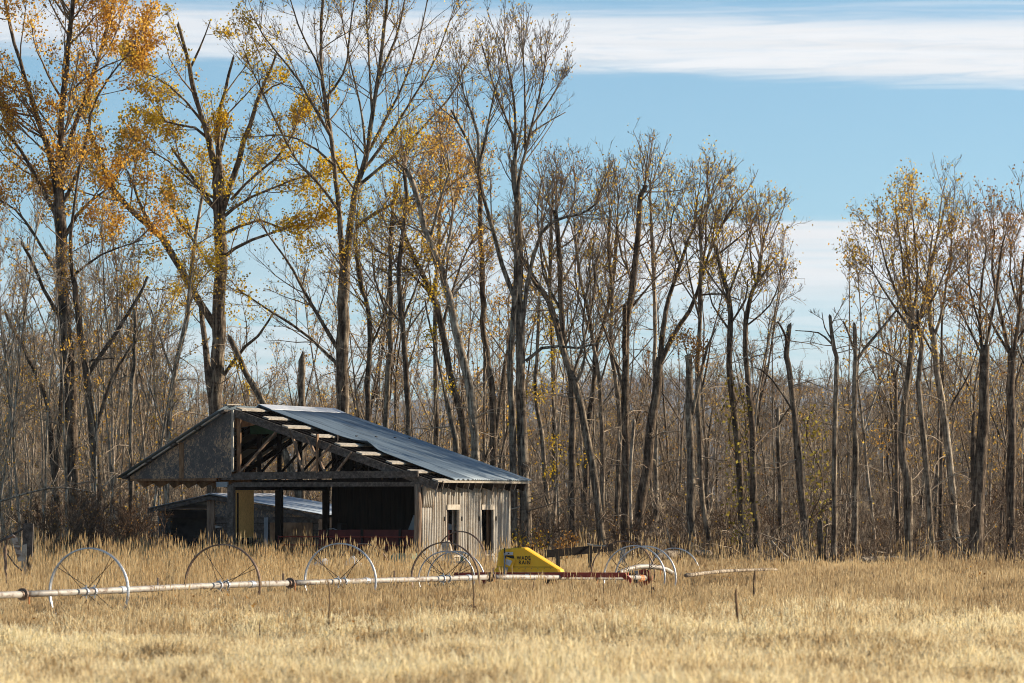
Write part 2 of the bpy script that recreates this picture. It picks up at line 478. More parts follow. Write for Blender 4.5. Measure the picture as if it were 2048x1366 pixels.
def build_hills():
    """a long forested ridge a few kilometres off, seen blue between the trunks"""
    m = noise_mat('haze_blued_forest_slopes', [(0.35, (0.03, 0.06, 0.085)), (0.65, (0.06, 0.095, 0.13))], (0.004, 0.004, 0.004), 1.0)  # blue of the distant haze is partly put into this colour
    n, k = 160, 12
    th = np.linspace(-1.1, 1.1, n)
    r = np.random.default_rng(3)
    prof = 0.0225 + 0.003 * np.sin(th * 9 + 1) + 0.003 * np.sin(th * 31 + 0.4) + 0.0012 * np.sin(th * 97)
    vs = []
    for j in range(k):
        f = j / (k - 1)
        d = 7000 + 1800 * f
        h = prof * 8800 * (1 - (1 - f) ** 1.6) + r.normal(0, 6, n) * f - 3
        vs.append(np.stack([np.sin(th) * d, np.cos(th) * d, h], -1))
    v = np.concatenate(vs)
    i = (np.arange(k - 1)[:, None] * n + np.arange(n - 1)[None]).ravel()
    q = np.stack([i, i + 1, i + n + 1, i + n], -1)
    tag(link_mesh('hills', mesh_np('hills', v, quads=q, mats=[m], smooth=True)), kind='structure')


build_ground()
build_hills()

# ---------------------------------------------------------------- barn
TH = math.radians(20.0)
C0, S0 = math.cos(TH), math.sin(TH)
BX, BY = (836 - CX) / 70.0, F / 70.0           # front right corner: the pole stands on the ground there


def fr(px, py, v=0.0, bx=BX, by=BY):
    """front-parallel plane of the barn, v metres behind its front: pixel to (u, v, z)"""
    k = (px - CX) / F
    x0, y0 = bx + v * S0, by + v * C0
    u = (k * y0 - x0) / (C0 + k * S0)
    d = y0 - u * S0
    return Vector((u, v, EYE - (py - HZ) * d / F))


def rw(px, py, u=0.0, bx=BX, by=BY):
    """plane of the barn's right wall: pixel to (u, v, z)"""
    k = (px - CX) / F
    x0, y0 = bx + u * C0, by - u * S0
    v = (k * y0 - x0) / (S0 - k * C0)
    d = y0 + v * C0
    return Vector((u, v, EYE - (py - HZ) * d / F))


def corr_sheet(origin, along, across, length, width, normal, pitch=0.15, amp=0.02, nl=2, shape=None):
    """corrugated sheet; waves run across, ridges run along; shape(s, t) may move a point along the normal and across"""
    o, a, c, n = Vector(origin), Vector(along).normalized(), Vector(across).normalized(), Vector(normal).normalized()
    nw = max(2, int(round(width / pitch * 6)))
    vs, qs = [], []
    for side in (0, 1):
        for i in range(nl + 1):
            for j in range(nw + 1):
                s, w = length * i / nl, width * j / nw
                h = amp * math.cos(2 * math.pi * w / pitch) + (0.004 if side == 0 else -0.004)
                dw, dn = shape(s, w) if shape else (0, 0)
                vs.append(tuple(o + a * s + c * (w + dw) + n * (h + dn)))
    row = nw + 1
    off = (nl + 1) * row
    for i in range(nl):
        for j in range(nw):
            p = i * row + j
            qs.append((p, p + 1, p + row + 1, p + row))
            qs.append((off + p, off + p + row, off + p + row + 1, off + p + 1))
    for j in range(nw):
        qs.append((j, off + j, off + j + 1, j + 1))
        p = nl * row + j
        qs.append((p, p + 1, off + p + 1, off + p))
    for i in range(nl):
        p = i * row
        qs.append((p, p + row, off + p + row, off + p))
        p = i * row + nw
        qs.append((p, off + p, off + p + row, p + row))
    return vs, qs


def sheet_obj(name, vs, qs, mat, parent):
    me = bpy.data.meshes.new(name)
    me.from_pydata(vs, [], qs)
    me.materials.append(mat)
    me.polygons.foreach_set('use_smooth', np.ones(len(me.polygons), bool))
    me.update()
    return link_mesh(name, me, parent)


def build_barn():
    R = empty('open_barn', (BX, BY, 0), -TH, 'open-fronted weathered barn with blue-grey metal roof and corrugated side wall', 'barn')
    ow, dk = M['old_wood'], M['dark_and_shaded_board']  # dk: inner timbers, with the barn's shade in their colour
    ridge = fr(466, 812)
    UR, ZR = ridge.x, ridge.z                        # ridge line
    le = fr(250, 955)
    UL, ZL = le.x, le.z                              # left eave
    UE, ZE = 0.62, 3.10                              # right eave
    VB = 7.46                                        # depth of the right wall
    sl = (ZE - ZR) / (UE - UR)
    zr = lambda u: ZR + (u - UR) * sl                # right roof plane
    sll = (ZL - ZR) / (UL - UR)
    zl = lambda u: ZR + (u - UR) * sll
    ul = UR - 0.05                                   # line of the left posts
    # poles and posts
    MB().tube([(-0.02, 0, -0.2), (-0.03, 0, 1.2), (0.0, 0.02, 2.2), (-0.02, 0.02, 3.0)], [0.115, 0.108, 0.104, 0.098], 12).build('post', M['log_wood'], R, True)
    for v, w in ((0.0, 0.19), (3.55, 0.20), (7.2, 0.18)):
        MB().box(ul - w / 2, ul + w / 2, v - 0.08, v + 0.08, -0.2, 2.98).build('post', ow if v == 0 else dk, R)  # rear posts take the darker wood as painted shade
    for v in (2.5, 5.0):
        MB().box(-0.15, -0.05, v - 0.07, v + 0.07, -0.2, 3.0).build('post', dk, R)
    MB().box(ul + 0.13, ul + 0.17, 0.10, 0.14, -0.2, 2.75).build('post', dk, R)
    # tie beams over the opening
    a, b = fr(446, 953), fr(838, 948)
    MB().prism([(a.x - 0.0, -0.10, a.z - 0.10), (b.x, -0.10, b.z - 0.10), (b.x, -0.10, b.z + 0.10), (a.x + 0.55, -0.10, a.z + 0.12), (a.x, -0.10, a.z - 0.03)], (0, 0.08, 0)).build('beam', ow, R)
    MB().beam((ul + 0.05, 0.0, 2.985), (0.05, 0.0, 2.99), 0.10, 0.13).build('beam', ow, R)
    MB().beam((ul - 0.45, -0.02, 2.99), (ul - 0.10, -0.02, 2.99), 0.08, 0.15).build('beam', M['grey_paint'], R)
    MB().beam((ul, 0.1, 2.92), (ul, VB, 2.92), 0.10, 0.18).build('beam', dk, R)
    MB().beam((-0.12, 0.1, 2.96), (-0.12, VB, 2.96), 0.10, 0.16).build('beam', dk, R)
    # trusses: one at the front, the others behind it with interior shade put into their colour
    web = [((478, 946), (556, 858)), ((581, 862), (606, 946)), ((612, 872), (651, 946)), ((618, 946), (662, 890)), ((672, 946), (704, 905)), ((636, 946), (636, 868))]
    tv = [0.0, 1.5, 3.0, 4.55, 6.1, 7.3]
    for i, v in enumerate(tv):
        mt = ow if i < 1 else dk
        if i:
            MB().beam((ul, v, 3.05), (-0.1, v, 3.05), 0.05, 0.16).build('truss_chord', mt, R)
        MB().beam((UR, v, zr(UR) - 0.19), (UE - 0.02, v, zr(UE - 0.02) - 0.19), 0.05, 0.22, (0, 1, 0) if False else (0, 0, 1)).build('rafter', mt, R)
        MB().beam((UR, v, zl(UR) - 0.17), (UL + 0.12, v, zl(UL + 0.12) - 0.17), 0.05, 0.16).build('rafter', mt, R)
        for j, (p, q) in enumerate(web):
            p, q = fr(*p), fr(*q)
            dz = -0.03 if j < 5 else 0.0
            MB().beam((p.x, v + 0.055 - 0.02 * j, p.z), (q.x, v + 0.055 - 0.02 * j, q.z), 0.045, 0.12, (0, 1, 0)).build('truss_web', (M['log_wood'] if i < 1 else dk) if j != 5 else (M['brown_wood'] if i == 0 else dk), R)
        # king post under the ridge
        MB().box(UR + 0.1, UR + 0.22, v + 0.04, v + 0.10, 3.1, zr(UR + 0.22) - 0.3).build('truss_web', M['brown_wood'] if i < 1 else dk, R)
    # gusset of bare plywood under the peak, green board behind it
    p0, p1, p2, p3 = fr(469, 826, 0.35), fr(527, 846, 0.35), fr(500, 852, 0.35), fr(469, 857, 0.35)
    MB().prism([p0, p3, p2, p1], (0, 0.02, 0)).build('gusset', M['brown_wood'], R)
    p0, p1 = fr(500, 852, 1.2), fr(560, 868, 1.2)
    MB().box(p0.x, p1.x, 1.2, 1.23, p1.z, p0.z + 0.02).build('green_board', M['dgreen'], R)
    for v in (0.42, 0.95, 2.2):
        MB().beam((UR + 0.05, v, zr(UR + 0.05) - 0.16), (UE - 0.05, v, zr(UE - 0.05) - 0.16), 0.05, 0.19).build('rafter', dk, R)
    # rafter tails along both eaves
    for i, v in enumerate([0.45, 1.5, 2.55, 3.6, 4.6, 5.55, 6.5, 7.4]):
        MB().prism([(-0.35, v, zr(-0.35) - 0.07), (UE, v, zr(UE) - 0.07), (UE - 0.06, v, zr(UE) - 0.26), (-0.35, v, zr(-0.35) - 0.28)], (0, 0.05, 0)).build('rafter_tail', M['old_wood'], R)
        MB().prism([(UL + 0.08, v, zl(UL) - 0.02), (UL + 1.0, v, zl(UL + 0.9) - 0.1), (UL + 0.95, v, zl(UL) - 0.05), (UL + 0.4, v, zl(UL) - 0.30)], (0, 0.05, 0)).build('rafter_tail', M['brown_wood'], R)
    # front sheathing edge under the purlins: the dark band between barge rafter and metal
    # purlins: bleached stubs reach out past the missing metal
    us = [UR + 0.15 + (UE - 0.25 - UR) * i / 8 for i in range(9)]
    for i, u in enumerate(us):
        v0 = 0.10 + 0.22 * math.sin(i * 2.3)
        MB().beam((u, v0, zr(u) - 0.035), (u, VB + 0.15, zr(u) - 0.035 + (0.01 if i % 2 else 0)), 0.20, 0.045, (sl * -1, 0, 1)).build('purlin', M['grey_wood'], R)
    MB().beam((UE - 0.05, 0.35, zr(UE - 0.05) - 0.035), (UE - 0.05, VB + 0.2, zr(UE - 0.05) - 0.03), 0.16, 0.05, (-sl, 0, 1)).build('fascia_board', M['bare_wood'], R)
    usl = [UR - 0.2 + (UL + 0.3 - UR) * i / 4 for i in range(5)]
    for i, u in enumerate(usl):
        MB().beam((u, -0.30, zl(u) - 0.05), (u, VB, zl(u) - 0.05), 0.14, 0.06, (-sll, 0, 1)).build('purlin', ow, R)
    for i in range(4):
        ua, ub_ = usl[i] - 0.10, usl[i + 1] + 0.12
        MB().beam((ua, -0.27, zl(ua) - 0.055), (ub_, -0.27, zl(ub_) - 0.055), 0.10, 0.035).build('rake_board', M['grey_wood'], R)
    # right roof metal: the front sheets are gone, the edge runs askew and one corner curls up
    A = Vector((UE - UR, 0, zr(UE) - ZR)); L = A.length
    N = A.cross(Vector((0, 1, 0))) * -1
    if N.z < 0: N = -N
    nsh, w0 = 8, 2.05
    wid = (VB + 0.35 - w0) / nsh
    pit = wid / 4
    def first(s, w):
        f = s / L
        skew = -(0.15 + 0.75 * f) * (1 - w / (wid + 0.04))
        bump = 0.12 * math.exp(-((f - 0.545) / 0.05) ** 2) * max(0, 1 - w / 0.45) ** 1.5
        skew += 0.35 * math.exp(-((f - 0.50) / 0.06) ** 2) * (1 - w / (wid + 0.04))
        return skew, bump
    for i in range(nsh):
        vs, qs = corr_sheet(Vector((UR + 0.02, w0 + wid * i, ZR + 0.0)) + N.normalized() * (0.03 + 0.004 * (i % 2)), A, (0, 1, 0), L, wid + pit / 6, N, pit, 0.018,
                            nl=28 if i == 0 else 6, shape=first if i == 0 else None)
        sheet_obj('roof_sheet', vs, qs, M['roof'], R)
    # left roof metal
    A = Vector((UL - UR, 0, zl(UL) - ZR)); L2 = A.length
    N2 = A.cross(Vector((0, 1, 0)))
    if N2.z < 0: N2 = -N2
    wid2 = (VB + 0.55) / 9
    pit2 = wid2 / 5
    for i in range(9):
        vs, qs = corr_sheet(Vector((UR - 0.03, -0.38 + wid2 * i, ZR - 0.01)) + N2.normalized() * (0.025 + 0.0015 * (i % 2)), A, (0, 1, 0), L2 + 0.05, wid2 + pit2 / 6, N2, pit2, 0.017, nl=3)
        sheet_obj('roof_sheet', vs, qs, M['roof'], R)
    # ridge cap, with its front end bent
    for i in range(3):
        v0, v1 = w0 - 0.1 + i * 1.95, w0 - 0.1 + (i + 1) * 1.95
        MB().prism([(UR - 0.34, v0, ZR - 0.155), (UR - 0.02, v0, ZR + 0.10), (UR + 0.36, v0, zr(UR + 0.36) + 0.075), (UR + 0.36, v0, zr(UR + 0.36) + 0.063), (UR - 0.02, v0, ZR + 0.085), (UR - 0.34, v0, ZR - 0.17)], (0, v1 - v0 + 0.03, 0)).build('ridge_cap', M['cap'], R)
    MB().beam((UR - 0.12, -0.36, ZR + 0.03), (UR + 0.02, 0.3, ZR + 0.05), 0.22, 0.03).build('ridge_board', M['grey_wood'], R)
    # closed left part of the gable: two dark boards with a batten between them
    zt = lambda u: zl(u) - 0.10
    ub, um, u2 = UR + 0.0, fr(366, 950).x, UL + 0.22
    zb = fr(400, 957, -0.12).z
    MB().prism([(um + 0.04, -0.12, zb), (ub, -0.12, zb + 0.02), (ub, -0.12, zt(ub)), (um + 0.04, -0.12, zt(um + 0.04))], (0, 0.03, 0)).build('gable_panel', M['flecked'], R)
    MB().prism([(u2, -0.12, zb - 0.0), (um - 0.02, -0.12, zb), (um - 0.02, -0.12, zt(um - 0.02)), (u2, -0.12, max(zt(u2), zb + 0.02))], (0, 0.03, 0)).build('gable_panel', M['flecked'], R)
    MB().box(um - 0.06, um + 0.08, -0.15, -0.122, zb + 0.01, zt(um) + 0.0).build('batten', M['brown_wood'], R)
    MB().box(ub + 0.004, ub + 0.06, -0.13, -0.05, zb + 0.2, zt(ub) - 0.02).build('batten', M['grey_wood'], R)
    MB().beam((u2, -0.06, zb - 0.03), (ub - 0.5, -0.06, zb - 0.03), 0.09, 0.07).build('sill_beam', M['brown_wood'], R)
    # tan board panel against the left posts
    MB().box(ul + 0.02, ul + 0.04, 0.09, 1.55, 1.42, 2.93).build('tan_panel', M['tan_board'], R)
    MB().box(ul + 0.02, ul + 0.04, 0.09, 1.55, -0.1, 1.28).build('tan_panel', M['tan_board'], R)
    MB().box(ul + 0.03, ul + 0.09, -0.02, 1.5, 1.26, 1.43).build('rail', M['black'], R)
    # back wall: rough planks with cracks, their colour darkened to paint the interior shade
    u = ul + 0.1
    k = 0
    while u < -0.12:
        w = 0.24 + 0.06 * math.sin(k * 3.7)
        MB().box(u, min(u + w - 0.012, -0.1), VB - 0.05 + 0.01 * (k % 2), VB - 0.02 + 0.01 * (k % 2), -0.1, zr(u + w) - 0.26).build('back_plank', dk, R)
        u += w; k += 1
    MB().box(ul + 0.08, -0.1, VB - 0.005, VB + 0.02, -0.1, 3.0).build('added_crack_backing', dk, R)  # added backing, keeps light from showing through the plank cracks
    # right wall: corrugated sheets, cut round two windows
    wins = [(rw(895, 1018).y - 0.2, rw(912, 1018).y), (rw(964, 1019).y - 0.2, rw(982, 1019).y)]
    zw0, zw1 = 0.95, rw(903, 1018).z
    ztop = 3.02
    cuts = [0.12, 0.95, 1.7, wins[0][0], wins[0][1], 3.85, 4.55, wins[1][0], wins[1][1], 6.7, VB]
    for i in range(len(cuts) - 1):
        v0, v1 = cuts[i], cuts[i + 1]
        iswin = abs(v0 - wins[0][0]) < 1e-6 or abs(v0 - wins[1][0]) < 1e-6
        spans = [(-0.1, zw0), (zw1 + 0.0, ztop)] if iswin else [(-0.1, ztop)]
        if i == 0: spans = [(-0.1, 2.36), (2.33, 2.98)]
        for j, (z0, z1) in enumerate(spans):
            lean = 0.06 if (i == 0 and j == 1) else 0.0
            jig = 0.006 * (i % 2)
            sh = (lambda s, w: (-0.10 * s / 0.65, 0.10 * s / 0.65)) if lean else (lambda s, w, q=i: (0, 0.012 * math.sin(s * 1.7 + q)))
            vs, qs = corr_sheet((0.03 + jig + (0.012 if lean else 0), v0, z0), (0, 0, 1), (0, 1, 0), z1 - z0, v1 - v0 + (0.0 if iswin else 0.03), (1, 0, 0), 0.138, 0.048, nl=5, shape=sh)
            sheet_obj('wall_sheet', vs, qs, M['wall_metal'], R)
    for (v0, v1) in wins:
        fo = MB().box(0.05, 0.10, v0 - 0.05, v1 + 0.06, zw1 - 0.02, zw1 + 0.13).build('window_frame', M['bare_wood'], R)
        MB().box(0.03, 0.06, v0 - 0.05, v0 - 0.0, zw0, zw1 - 0.022).build('jamb', M['bare_wood'], fo)
        MB().box(0.02, 0.085, v1 - 0.0, v1 + 0.05, zw0, zw1 - 0.022).build('jamb', M['bare_wood'], fo)
        MB().box(-0.02, 0.13, v0 - 0.03, v1 + 0.03, zw0 - 0.07, zw0).build('sill', M['bare_wood'], fo)
        MB().box(-0.12, -0.09, v0 + 0.88, v1 + 0.25, zw0, zw1).build('inner_board', M['grey_wood'] if v0 < 4 else M['brown_wood'], fo)
        for vv in (v0 - 0.28, v1 + 0.2):
            MB().box(0.075, 0.10, vv, vv + 0.07, zw1 - 0.35, zw1 - 0.22).build('hinge', M['black'], fo)
    MB().box(-0.02, 0.07, VB + 0.0, VB + 0.06, -0.1, 3.02).build('corner_board', M['bare_wood'], R)
    MB().box(0.06, 0.085, -0.02, 0.05, 2.28, 2.42).build('wire_box', M['white'], R)


def build_shed():
    d0 = 143.0
    bx, by = (640 - CX) * d0 / F, d0
    R = empty('low_shed', (bx, by, 0), -TH, 'low dark plank shed with pale metal roof seen behind the barn posts', 'shed')
    P = lambda px, py, v=0.0: fr(px, py, v, bx, by)
    ap, lf, rt = P(424, 992), P(296, 1021), P(648, 1032)
    ZA = ap.z
    dep = 5.2
    ow, dk = M['old_wood'], M['dark_and_shaded_board']
    zL = lambda u: ZA + (u - ap.x) * (lf.z - ZA) / (lf.x - ap.x)
    zR = lambda u: ZA + (u - ap.x) * (rt.z - ZA) / (rt.x - ap.x)
    for (e, zz, nm) in ((lf, zL, 'l'), (rt, zR, 'r')):
        A = Vector((e.x - ap.x, 0, e.z - ZA))
        N = A.cross(Vector((0, 1, 0)))
        if N.z < 0: N = -N
        for i in range(6):
            w = (dep + 0.3) / 6
            vs, qs = corr_sheet(Vector((ap.x, -0.2 + i * w, ZA + 0.05)) + N.normalized() * 0.006 * (i % 2), A, (0, 1, 0), A.length, w + 0.04, N, 0.155, 0.014, nl=2)
            sheet_obj('roof_sheet', vs, qs, M['pale_metal'], R)
        MB().beam((ap.x, -0.12, ZA - 0.05), (e.x, -0.12, e.z - 0.05), 0.05, 0.13).build('barge_board', ow, R)
    for i, (v0, v1) in enumerate(((-0.15, 1.1), (1.15, 3.2), (3.25, dep))):
        MB().prism([(ap.x - 0.25, v0, zL(ap.x - 0.25) + 0.075), (ap.x, v0, ZA + 0.10), (ap.x + 0.45, v0, zR(ap.x + 0.45) + 0.085), (ap.x + 0.45, v0, zR(ap.x + 0.45) + 0.075), (ap.x, v0, ZA + 0.085), (ap.x - 0.25, v0, zL(ap.x - 0.25) + 0.065)], (0, v1 - v0, 0)).build('ridge_cap', M['white'], R)
    # front: dark doorway at the left, plank wall at the right
    c0 = P(415, 1040).x
    c1 = P(430, 1040).x
    MB().box(c0, c1, -0.06, 0.08, -0.2, ZA - 0.12).build('post', M['grey_wood'] if False else M['log_wood'], R)
    cl = P(322, 1040).x
    MB().box(cl, cl + 0.14, -0.04, 0.08, -0.2, zL(cl) - 0.1).build('post', ow, R)
    MB().box(cl + 0.14, c0, 0.5, 0.53, -0.1, zL(cl + 0.1) - 0.08).build('doorway_shade', M['black'], R)  # black sheet standing in for the shade inside the open doorway
    MB().box(cl + 0.14, c0, 0.02, 0.05, zL(cl) - 0.35, zL(cl) - 0.12).build('lintel_board', dk, R)
    x1 = P(478, 1040).x
    MB().prism([(c1, 0, 2.02), (x1, 0, 2.02), (x1, 0, zR(x1) - 0.05), (c1, 0, zR(c1) - 0.05)], (0, 0.03, 0)).build('upper_panel', M['flecked'], R)
    x2 = -0.05
    MB().prism([(x1 + 0.02, 0.005, 2.02), (x2, 0.005, 2.02), (x2, 0.005, zR(x2) - 0.05), (x1 + 0.02, 0.005, zR(x1) - 0.05)], (0, 0.03, 0)).build('upper_panel', M['flecked'], R)
    z = -0.1
    k = 0
    while z < 1.9:
        h = 0.24
        MB().box(c1, x2, 0.01 + 0.012 * (k % 2), 0.04 + 0.012 * (k % 2), z, z + h - 0.015).build('plank', ow if k % 3 else M['old_wood'], R)
        z += h; k += 1
    bx0, bx1 = P(540, 1045, -0.05), P(625, 1090, -0.05)
    MB().box(bx0.x, bx1.x, -0.06, -0.03, 0.6, bx0.z).build('brown_panel', M['brown_wood'], R)
    g0 = P(528, 1045, -0.04)
    MB().box(g0.x, g0.x + 0.14, -0.045, -0.005, -0.1, 2.0).build('batten', M['grey_paint'], R)
    h0 = P(428, 1054, -0.03)
    MB().prism([(h0.x, -0.03, h0.z - 0.05), (h0.x + 0.33, -0.03, h0.z), (h0.x, -0.03, h0.z + 0.06)], (0, 0.015, 0)).build('strap_hinge', M['galv'], R)
    # side and back walls
    MB().box(x2 - 0.05, x2, 0.06, dep - 0.05, -0.1, zR(x2) - 0.08).build('side_wall', dk, R)
    MB().box(lf.x + 0.25, lf.x + 0.30, 0.2, dep - 0.05, -0.1, zL(lf.x + 0.3) - 0.03).build('side_wall', M['grey_paint'], R)
    MB().box(lf.x + 0.31, x2 - 0.06, dep - 0.1, dep - 0.05, -0.1, 2.1).build('back_wall', dk, R)


build_barn()
build_shed()

# ---------------------------------------------------------------- trees
def unit(a):
    return a / np.maximum(np.linalg.norm(a, axis=-1, keepdims=True), 1e-9)


def tubes(P, Rd, S):
    """P (M,K,3) centre lines, Rd (M,K) radii, S sides -> verts, quads"""
    Mn, K, _ = P.shape
    T = np.empty_like(P)
    T[:, 1:-1] = P[:, 2:] - P[:, :-2]
    T[:, 0] = P[:, 1] - P[:, 0]
    T[:, -1] = P[:, -1] - P[:, -2]
    T = unit(T)
    ref = np.where(np.abs(unit((P[:, -1] - P[:, 0]))[:, None, 1:2]) < 0.8, np.array([[[0., 1., 0.]]]), np.array([[[1., 0., 0.]]]))
    s = unit(np.cross(T, np.broadcast_to(ref, T.shape)))
    n = np.cross(s, T)
    a = 2 * np.pi * np.arange(S) / S
    V = P[:, :, None] + Rd[:, :, None, None] * (s[:, :, None] * np.cos(a)[None, None, :, None] + n[:, :, None] * np.sin(a)[None, None, :, None])
    V = V.reshape(-1, 3)
    m, k, j = np.meshgrid(np.arange(Mn), np.arange(K - 1), np.arange(S), indexing='ij')
    b = (m * K + k) * S
    j2 = (j + 1) % S
    Q = np.stack([b + j, b + j2, b + S + j2, b + S + j], -1).reshape(-1, 4)
    return V, Q


def children(r, P, Rd, count, t0, t1, len_f, ang, up, K, rad_f, wig, lens=None, rmin=0.006, tip=0.35):
    """spawn `count` branches from each of the M parent lines"""
    Mn, Kp, _ = P.shape
    idx = np.repeat(np.arange(Mn), count)
    n = len(idx)
    t = r.uniform(t0, t1, n)
    f = t * (Kp - 1)
    i = np.minimum(f.astype(int), Kp - 2)
    w = (f - i)[:, None]
    start = P[idx, i] * (1 - w) + P[idx, i + 1] * w
    pr = Rd[idx, i] * (1 - w[:, 0]) + Rd[idx, i + 1] * w[:, 0]
    d = unit(P[idx, i + 1] - P[idx, i])
    rv = unit(np.cross(d, r.normal(size=(n, 3))))
    a = np.radians(r.uniform(ang[0], ang[1], n))[:, None]
    dirs = unit(d * np.cos(a) + rv * np.sin(a))
    plen = np.linalg.norm(np.diff(P, axis=1), axis=2).sum(1)[idx]
    L = (plen * len_f if lens is None else lens[idx]) * r.uniform(0.55, 1.15, n) * (1.12 - 0.55 * t)
    out = np.empty((n, K, 3))
    out[:, 0] = start
    step = (L / (K - 1))[:, None]
    upv = np.array([[0, 0, 1.0]])
    for k in range(1, K):
        dirs = unit(dirs + upv * up / (K - 1) + r.normal(size=(n, 3)) * wig)
        out[:, k] = out[:, k - 1] + dirs * step
    r0 = np.maximum(np.minimum(pr * rad_f, 0.0105 * L + 0.004), rmin)
    rad = r0[:, None] * np.linspace(1, tip, K)[None]
    return out, np.maximum(rad, rmin * 0.6), idx


def catmull(p, n):
    p = np.asarray(p, float)
    q = np.vstack([2 * p[0] - p[1], p, 2 * p[-1] - p[-2]])
    m = len(p) - 1
    s = np.linspace(0, m, n)
    i = np.minimum(s.astype(int), m - 1)
    t = (s - i)[:, None]
    a, b, c, d = q[i], q[i + 1], q[i + 2], q[i + 3]
    return 0.5 * (2 * b + (c - a) * t + (2 * a - 5 * b + 4 * c - d) * t ** 2 + (3 * b - a - 3 * c + d) * t ** 3)


def leaf_quads(r, pos, size):
    n = len(pos)
    a = unit(r.normal(size=(n, 3)) + np.array([0, 0, -0.7]))
    b = unit(np.cross(a, r.normal(size=(n, 3))))
    s = (size * r.uniform(0.5, 1.4, n))[:, None]
    V = np.stack([pos, pos + a * s * 0.5 + b * s * 0.42, pos + a * s, pos + a * s * 0.5 - b * s * 0.42], 1).reshape(-1, 3)
    Q = np.arange(4 * n).reshape(-1, 4)
    return V, Q


def grow(seed, stems, p):
    """stems: list of (pts (n,3), r0, r1, t0, broken). p: branching settings. Returns trunk mesh arrays and crown mesh arrays."""
    r = np.random.default_rng(seed)
    tv, tq, nb = [], [], 0
    cv, cq, cm, cb = [], [], [], 0
    lv = []
    for (pts, r0, r1, t0, broken) in stems:
        L = np.linalg.norm(np.diff(pts, axis=0), axis=1).sum()
        n = int(np.clip(L / 0.55, 5, 44))
        c = catmull(pts, n)
        c[1:-1] += r.normal(0, min(0.022, r0 * 0.14), (n - 2, 3))
        s = np.linspace(0, 1, n)
        rad = r0 + (r1 - r0) * s ** 0.9
        rad *= 1 + r.normal(0, 0.05, n)
        S = 9 if r0 > 0.12 else 6
        V, Q = tubes(c[None], rad[None], S)
        tv.append(V); tq.append(Q + nb); nb += len(V)
        if broken:          # splintered end
            tipc = c[-1]
            base = nb - S
            sp = tipc + unit((c[-1] - c[-2])[None])[0] * rad[-1] * r.uniform(1.2, 3.0) + r.normal(0, rad[-1] * 0.3, 3)
            tv.append(np.array([sp, sp + [0.004, 0, 0]])); 
            ring = np.arange(base, base + S)
            tq.append(np.stack([ring, np.roll(ring, -1), np.full(S, nb), np.full(S, nb + 1)], -1)); nb += 2
        n1 = max(1, int(round(p['n1'] * L * (1 - t0) * (0.35 if broken else 1))))
        l1 = np.array([min(p['l1'], max(0.7, L * 0.95))])
        B1, R1, _ = children(r, c[None], rad[None], n1, t0, 1.0, 0, p['ang'], p['up'], 7, 0.42, p['wig'], l1, 0.011)
        if not broken:      # the tip itself forks on
            e, er, _ = children(r, c[None, -3:], rad[None, -3:], 3, 0.6, 1.0, 0, (8, 34), p['up'], 7, 0.8, p['wig'] * 0.7, l1 * 0.95, 0.011)
            B1 = np.concatenate([B1, e]); R1 = np.concatenate([R1, er])
        B2, R2, i2 = children(r, B1, R1, p['n2'], 0.2, 1.0, 0.42, (22, 55), p['up'], 5, 0.55, p['wig'], None, 0.007)
        B3, R3, i3 = children(r, B2, R2, p['n3'], 0.15, 1.0, 0.48, (20, 55), p['up'] * 1.2, 3, 0.6, p['wig'], None, p.get('tw', 0.0065))
        for B, Rr, S_ in ((B1, R1, 4), (B2, R2, 3), (B3, R3, 3)):
            V, Q = tubes(B, Rr, S_)
            cv.append(V); cq.append(Q + cb); cm.append(np.zeros(len(Q), np.int32)); cb += len(V)
        if p['dens'] > 0:
            lw = np.where(r.random(len(B1)) < p.get('clump', 0.7), 1.0, 0.4) * r.uniform(.45, 1.5, len(B1))
            ok = np.where(r.random(len(B3)) < lw[i2[i3]])[0]
            if len(ok):
                # more leaves low and inside, the bare tips stay bare where 'bare' says so
                nl = int(p['dens'] * len(ok))
                pick = r.choice(ok, nl)
                if p.get('bare'):
                    zmax = c[:, 2].max()
                    keep = r.random(nl) > np.clip((B3[pick, 0, 2] - zmax * (1 - p['bare'])) / (zmax * p['bare']), 0, 0.93)
                    pick = pick[keep]
                t = r.integers(1, 3, len(pick))
                lv.append(B3[pick, t] + r.normal(0, 0.13, (len(pick), 3)))
    if p.get('dead'):       # thin dead side branches low on the trunk, spread level or drooping
        pts, r0, r1 = stems[0][:3]
        c = catmull(pts, 30)
        rad = np.linspace(r0, r1, 30)
        L = np.linalg.norm(np.diff(c, axis=0), axis=1).sum()
        nd = int(L * p['dead'])
        D1, E1, _ = children(r, c[None], rad[None], nd, .16, .97, 0, (50, 100), -.25, 7, .25, .16, np.array([2.0]), .009)
        D2, E2, _ = children(r, D1, E1, 4, .2, 1., .4, (25, 65), -.1, 4, .6, .16, None, .006)
        D3, E3, _ = children(r, D2, E2, 3, .2, 1., .5, (25, 60), .1, 3, .6, .15, None, .005)
        for B, Rr, S_ in ((D1, E1, 4), (D2, E2, 3), (D3, E3, 3)):
            V, Q = tubes(B, Rr, S_)
            cv.append(V); cq.append(Q + cb); cm.append(np.full(len(Q), 2, np.int32)); cb += len(V)
    TV, TQ = np.concatenate(tv), np.concatenate(tq)
    CV, CQ, CM = np.concatenate(cv), np.concatenate(cq), np.concatenate(cm)
    if lv:
        V, Q = leaf_quads(r, np.concatenate(lv), p.get('ls', 0.070))
        CQ = np.concatenate([CQ, Q + len(CV)]); CM = np.concatenate([CM, np.ones(len(Q), np.int32)]); CV = np.concatenate([CV, V])
    return TV, TQ, CV, CQ, CM


TRI = [0]


